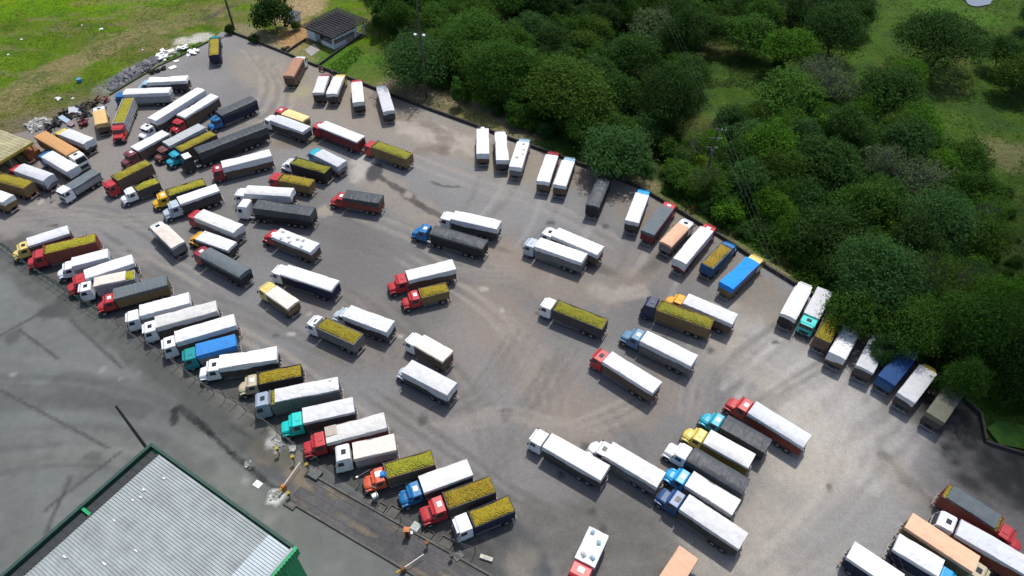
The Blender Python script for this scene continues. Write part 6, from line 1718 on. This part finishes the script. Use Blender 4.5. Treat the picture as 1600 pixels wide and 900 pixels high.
truck((242.4, 503), (337.4, 477.4), 3.4, 'F', 'white', 'T', 'offwhite', 'dark', 'white flat-nosed truck with dirty off-white tarp at the fence', hatch='d', skirt=.6)
truck((273.6, 526), (366, 499), 3.5, 'F', 'white', 'T', 'white', 'brown', 'white flat-nosed truck with bright white tarp above the blue tarp truck', hatch='d', gap=.3, skirt=.6)
truck((306.4, 546.6), (367.4, 530.4), 3.2, 'F', 'teal', 'T', 'midblue', 'grey', 'dark teal cab truck with blue tarp in the fence rank', hatch='s', skirt=.55, w=2.4)
truck((342.4, 565), (431.6, 551), 3.4, 'N', 'white', 'T', 'white', 'dark', 'white bonneted truck with bright white tarp below the blue tarp truck', hatch='d', skirt=.6)
truck((403, 591), (470.4, 577.6), 2.8, 'B', 'beige', 'L', 'ripe', 'black', 'beige bonneted fruit truck with black sides in the fence rank', hatch='w', w=2.4)
truck((422.4, 621), (529, 600), 3.3, 'H', 'greyblue', 'L', 'yellow', 'grey', 'grey-blue sleeper cab truck with crumpled silver sheet over its load', hatch='d', gap=.25, extra=short_cover(.0, .93, 'white', 'crumple', .30))
truck((473.4, 649), (551.6, 631.6), 3.4, 'N', 'turquoise', 'T', 'white', 'dark', 'turquoise bonneted truck with white tarp in the fence rank', hatch='s', skirt=.35)
truck((509, 680), (601.4, 656), 3.4, 'N', 'red', 'T', 'offwhite', 'red', 'red bonneted truck with worn white tarp and a brown stained corner', hatch='s', skirt=.45, extra=brown_corner)
truck((552, 704), (616.6, 690), 3.2, 'H', 'white', 'T', 'cream', 'silver', 'white sleeper cab truck with pinkish cream tarp in the fence rank', hatch='d', gap=.45, skirt=.4)
truck((602, 735.6), (677, 713.6), 3.1, 'B', 'orange', 'L', 'green', 'brown', 'orange-red bonneted fruit truck with blue cloth on its roof', w=2.4, extra=blue_cloth)
truck((658.4, 756.4), (733.6, 729), 3.2, 'B', 'blue', 'T', 'offwhite', 'dark', 'blue bonneted truck with off-white tarp in the fence rank', hatch='w', skirt=.35)
truck((696.4, 782.4), (770, 755.6), 3.2, 'N', 'red', 'L', 'ripe', 'dark', 'crimson bonneted fruit truck with dark sides in the fence rank', hatch='w')
truck((736.4, 811.4), (799.6, 786), 2.8, 'F', 'white', 'L', 'ripe', 'navy', 'white flat-nosed fruit truck, last of the fence rank', hatch='s', w=2.4)
# middle of the yard
truck((501.6, 503.4), (560, 529.6), 3.1, 'F', 'white', 'L', 'yellow', 'grey', 'white flat-nosed truck with bright yellow fruit in mid yard', hatch='d', extra=deflector)
truck((542.4, 485), (610, 510), 3.3, 'B', 'silver', 'T', 'white', 'dark', 'silver cab truck with white tarp beside the bright yellow fruit truck', hatch='s', skirt=.7, gap=-.1)
truck((655, 531), (699.6, 556), 3.3, 'F', 'white', 'T', 'cream', 'brown', 'short white truck with pinkish white tarp and brown tail in mid yard', hatch='s', skirt=.25, kind='plain')
truck((636, 571.4), (706, 607.4), 3.5, 'B', 'silver', 'T', 'white', 'dark', 'long white tarp truck with pale hood hidden in white sheeting', gap=-1.2, skirt=.9, kind='plain')
truck((708.4, 335), (779.6, 351), 3.4, 'F', 'white', 'T', 'white', 'dark', 'white flat-nosed truck behind the blue tractor with black trailer', hatch='s', gap=.3, skirt=.7)
truck((676.4, 358.4), (758, 382), 3.2, 'N', 'blue', 'T', 'charcoal', 'black', 'blue bonneted tractor with black tarp trailer in the middle', hatch='w', gap=.9, semi=True, axles=3, skirt=.3, kind='arch')
truck((636, 430), (709, 412.4), 3.3, 'N', 'red', 'T', 'white', 'brown', 'faded red bonneted truck with white tarp in the middle of the yard', hatch='s', skirt=.6)
truck((656.4, 458), (699, 447.6), 2.7, 'B', 'red', 'L', 'ripe', 'wood', 'small red bonneted fruit truck close below a white tarp truck', hatch='w', w=2.3)
truck((840.5, 378), (913, 403), 3.4, 'F', 'silver', 'T', 'white', 'grey', 'white tarp truck with pale grey cab, front one of a parallel pair', hatch='s', gap=.3, skirt=.5)
truck((868.5, 362), (938.5, 391.5), 3.4, 'F', 'white', 'T', 'white', 'brown', 'white tarp truck with white cab, rear one of a parallel pair', hatch='d', gap=.35, skirt=.5)
truck((868.4, 476), (946, 506.6), 3.1, 'F', 'white', 'L', 'green', 'dark', 'white flat-nosed truck with greenish fruit and dark sides at right centre', hatch='s', gap=.35)
truck((1029.6, 476), (1113, 506), 3.3, 'H', 'navy', 'L', 'green', 'wood', 'navy sleeper cab truck with greenish fruit and worn brown sides', hatch='s', gap=.2)
truck((1072, 466), (1148.5, 498.5), 3.3, 'B', 'amber', 'T', 'white', 'brown', 'amber bonneted truck with white tarp behind the navy fruit truck', hatch='s', skirt=.5)
truck((1006.4, 524.4), (1085, 563), 3.3, 'N', 'steelblue', 'T', 'white', 'grey', 'steel blue bonneted truck with white tarp at right centre', hatch='w', skirt=.6)
truck((949.6, 557), (1027, 605), 3.4, 'F', 'red', 'T', 'white', 'brown', 'red flat-nosed truck with white tarp at right centre', hatch='d', skirt=.4)
# lower right group
truck((855.6, 687), (945.6, 738.4), 3.3, 'F', 'white', 'T', 'offwhite', 'dark', 'white flat-nosed truck with whitish tarp, left one of the lower middle pair', hatch='s', gap=.4, skirt=.5)
truck((951, 701), (1033, 749.6), 3.2, 'B', 'white', 'T', 'offwhite', 'grey', 'white round-bonneted truck with whitish tarp in the lower middle pair', hatch='d', gap=-.1, skirt=.5)
truck((1176, 636), (1261.6, 689), 3.3, 'N', 'red', 'T', 'silver', 'redbrown', 'red bonneted truck with silvery white tarp at the top of the lower right group', hatch='w', skirt=.35)
truck((1132.4, 658), (1200.4, 696.6), 3.1, 'B', 'cyan', 'T', 'charcoal', 'black', 'bright cyan bonneted truck with black tarp in the lower right group', hatch='w', skirt=.7)
truck((1105.6, 681.6), (1174.6, 720), 3.2, 'B', 'lemon', 'T', 'offwhite', 'olive' if False else 'yellow', 'yellow bonneted truck with off-white tarp in the lower right group', hatch='s', skirt=.25)
truck((1080.4, 709), (1165.6, 759.6), 3.3, 'N', 'white', 'T', 'charcoal', 'black', 'white bonneted truck with long black tarp in the lower right group', hatch='s', skirt=.9, kind='arch')
truck((1078, 747), (1150.4, 792.4), 3.2, 'B', 'skyblue', 'T', 'offwhite', 'grey', 'bright blue bonneted truck with off-white tarp and white roof panel', hatch='w', skirt=.4)
truck((1070, 783.8), (1161.6, 845), 3.4, 'N', 'darkblue', 'T', 'white', 'dark', 'dark blue bonneted truck with white tarp, lowest of the lower right group', hatch='d', skirt=.4)
truck((913.6, 878.4), (936, 830), 3.4, 'H', 'red', 'T', 'white', 'grey', 'red truck facing the camera with coloured patches on its white tarp', hatch='d', skirt=.4, kind='plain', extra=patches(['bluegrey', 'teal', 'greyp'], [(-.75, -.5), (-.35, .45), (.65, -.4), (.6, .5)]))
truck((1031, 934), (1076, 863), 3.2, 'F', 'white', 'T', 'salmon', 'brown', 'salmon tarp truck running out of the bottom of the picture', skirt=.25, kind='plain')
truck((1081, 925), (1040, 990), 3.2, 'F', 'navy', 'T', 'grey', 'dark', 'navy cab of a truck just entering the bottom of the picture', skirt=.3)
# bottom right corner
truck((1564, 820), (1478, 765), 3.2, 'B', 'red', 'L', 'yellow', 'redbrown', 'red bonneted truck facing right with dark tarp over yellow fruit', hatch='s', extra=short_cover(.07, .94, 'slate', 'plain', .24))
truck((1499.6, 823), (1640, 904), 3.6, 'H', 'white', 'T', 'silver', 'redbrown', 'white sleeper cab truck with long silvery tarp in the lower right corner', hatch='d', gap=.35, semi=True, skirt=.35, axles=4, kind='plain')
truck((1525.6, 881), (1421, 812.6), 3.4, 'B', 'beige', 'T', 'salmon', 'wood', 'beige cab truck with long salmon tarp facing right', hatch='d', skirt=.35, kind='plain', gap=.05)
truck((1471, 888), (1401.6, 846), 3.4, 'B', 'skyblue', 'T', 'white', 'navy', 'white tarp truck with navy sides between salmon tarp and bottom edge', skirt=.3, kind='plain')
truck((1407, 910), (1330.4, 858.4), 3.3, 'F', 'white', 'T', 'white', 'navy', 'white tarp truck at the bottom edge of the lower right corner', skirt=.35, kind='plain')

# ------------------------------------------------------------------ people and motorcycles
M_SKIN = plain('skin', (.26, .15, .10), rough=.6); M_HAIR = plain('hair_dark', (.02, .015, .012), rough=.8)
def person(px, py, rz, top, legs, label, stride=.35, arms=.2):
    x, y = at(px, py)
    J = {'pel': (0, 0, .93), 'chest': (0.02, 0, 1.28), 'neck': (.03, 0, 1.47), 'head': (.05, 0, 1.60), 'crown': (.05, 0, 1.70),
         'hipL': (0, .10, .88), 'kneL': (stride * .55, .11, .50), 'ankL': (stride * .75, .11, .08), 'toeL': (stride * .75 + .18, .12, .04),
         'hipR': (0, -.10, .88), 'kneR': (-stride * .15, -.11, .48), 'ankR': (-stride * .85, -.11, .12), 'toeR': (-stride * .85 + .17, -.12, .04),
         'shL': (.02, .19, 1.40), 'elL': (-arms * .5, .24, 1.12), 'haL': (arms * .4, .25, .88), 'fiL': (arms * .4 + .08, .25, .80),
         'shR': (.02, -.19, 1.40), 'elR': (arms * .6, -.24, 1.13), 'haR': (arms * 1.4, -.23, .93), 'fiR': (arms * 1.4 + .09, -.23, .86)}
    Rr = {'pel': .14, 'chest': .15, 'neck': .06, 'head': .095, 'crown': .07, 'hip': .09, 'kne': .062, 'ank': .045, 'toe': .04, 'sh': .07, 'el': .045, 'ha': .036, 'fi': .028}
    E_ = [('pel', 'chest'), ('chest', 'neck'), ('neck', 'head'), ('head', 'crown')]
    for s in 'LR': E_ += [('pel', 'hip' + s), ('hip' + s, 'kne' + s), ('kne' + s, 'ank' + s), ('ank' + s, 'toe' + s), ('chest', 'sh' + s), ('sh' + s, 'el' + s), ('el' + s, 'ha' + s), ('ha' + s, 'fi' + s)]
    names = list(J); ix = {n: i for i, n in enumerate(names)}
    me = bpy.data.meshes.new('person'); me.from_pydata([J[n] for n in names], [(ix[a], ix[b]) for a, b in E_], [])
    o = bpy.data.objects.new('person', me); COL.objects.link(o)
    o.modifiers.new('skin', 'SKIN'); sub = o.modifiers.new('sub', 'SUBSURF'); sub.levels = 2; sub.render_levels = 2
    for n in names:
        rr_ = Rr.get(n, Rr.get(n[:-1], .05)); me.skin_vertices[0].data[ix[n]].radius = (rr_, rr_)
    me.skin_vertices[0].data[ix['pel']].use_root = True
    dg = bpy.context.evaluated_depsgraph_get(); dg.update()
    m2 = bpy.data.meshes.new_from_object(o.evaluated_get(dg)); o.modifiers.clear(); o.data = m2
    m2.materials.clear()
    for m in (M_SKIN, plain('cloth_' + top[0], top[1], rough=.9), plain('cloth_' + legs[0], legs[1], rough=.9), M_HAIR, M_DARK): m2.materials.append(m)
    for p in m2.polygons:
        c = p.center; k = 1
        if c.z > 1.655 or (c.z > 1.56 and c.x < .02): k = 3
        elif c.z > 1.46: k = 0
        elif c.z < .10: k = 4
        elif c.z < .95 and abs(c.y) < .20: k = 2
        elif abs(c.y) > .2 and c.z < 1.15: k = 0
        p.material_index = k; p.use_smooth = True
    o.location = (x, y, .012); o.rotation_euler = (0, 0, rz); tag(o, label, 'person')
person(83, 314, R(200), ('black', (.015, .015, .018)), ('pale', (.45, .47, .52)), 'person in black top and pale trousers walking past the white cab truck')
person(63, 309, R(40), ('pink', (.50, .22, .25)), ('dusk', (.12, .06, .06)), 'person in pink top standing behind the yellow fruit truck at the left', .12)
person(1080, 332, R(-70), ('redshirt', (.50, .03, .03)), ('redtr', (.30, .03, .03)), 'person dressed in red standing beyond the low wall', .1)
person(1071, 331, R(-70), ('darkshirt', (.03, .04, .04)), ('darktr', (.02, .022, .025)), 'person in dark clothes standing left of the person in red', .08)
def motorcycle(px, py, rz, mat, label):
    x, y = at(px, py); g = empty('motorcycle', (x, y, .004), rz); tag(g, label, 'motorcycle', 'motorcycles by the gatehouse lawn')
    for xx in (-.62, .66):
        ring = [(.27 * math.cos(a), 0, .27 * math.sin(a)) for a in np.linspace(0, 2 * math.pi, 15)]
        mb = MB(); mb.tube(ring, .055, 6, False); o = mb.obj('wheel', M_TYRE, g); o.location = (xx, 0, .325)
        mb = MB(); mb.tube([(0, -.04, 0), (0, .04, 0)], .2, 10); mb.obj('rim', M_RIM, o)
    mb = MB(); mb.profile([(-.75, .72), (-.6, .86), (.0, .80), (.1, .98), (.42, .92), (.5, .6), (.2, .32), (-.2, .32), (-.35, .6)], -.14, .14); mb.obj('body', mat, g, .04)
    mb = MB(); mb.box(-.72, .02, -.13, .13, .87, .94); mb.obj('seat', M_DARK, g, .02)
    mb = MB(); mb.tube([(.38, -.36, 1.05), (.46, 0, 1.0), (.38, .36, 1.05)], .02, 6); mb.tube([(.46, 0, 1.0), (.66, 0, .33)], .035, 6); mb.obj('handlebar', M_BAR, g)
motorcycle(503, 112, R(-30), paint('maroon'), 'maroon motorcycle by the low wall next to the dark red cab')
motorcycle(519.5, 115.5, R(-50), paint('black'), 'black motorcycle between the dark red cab and pale yellow cab')
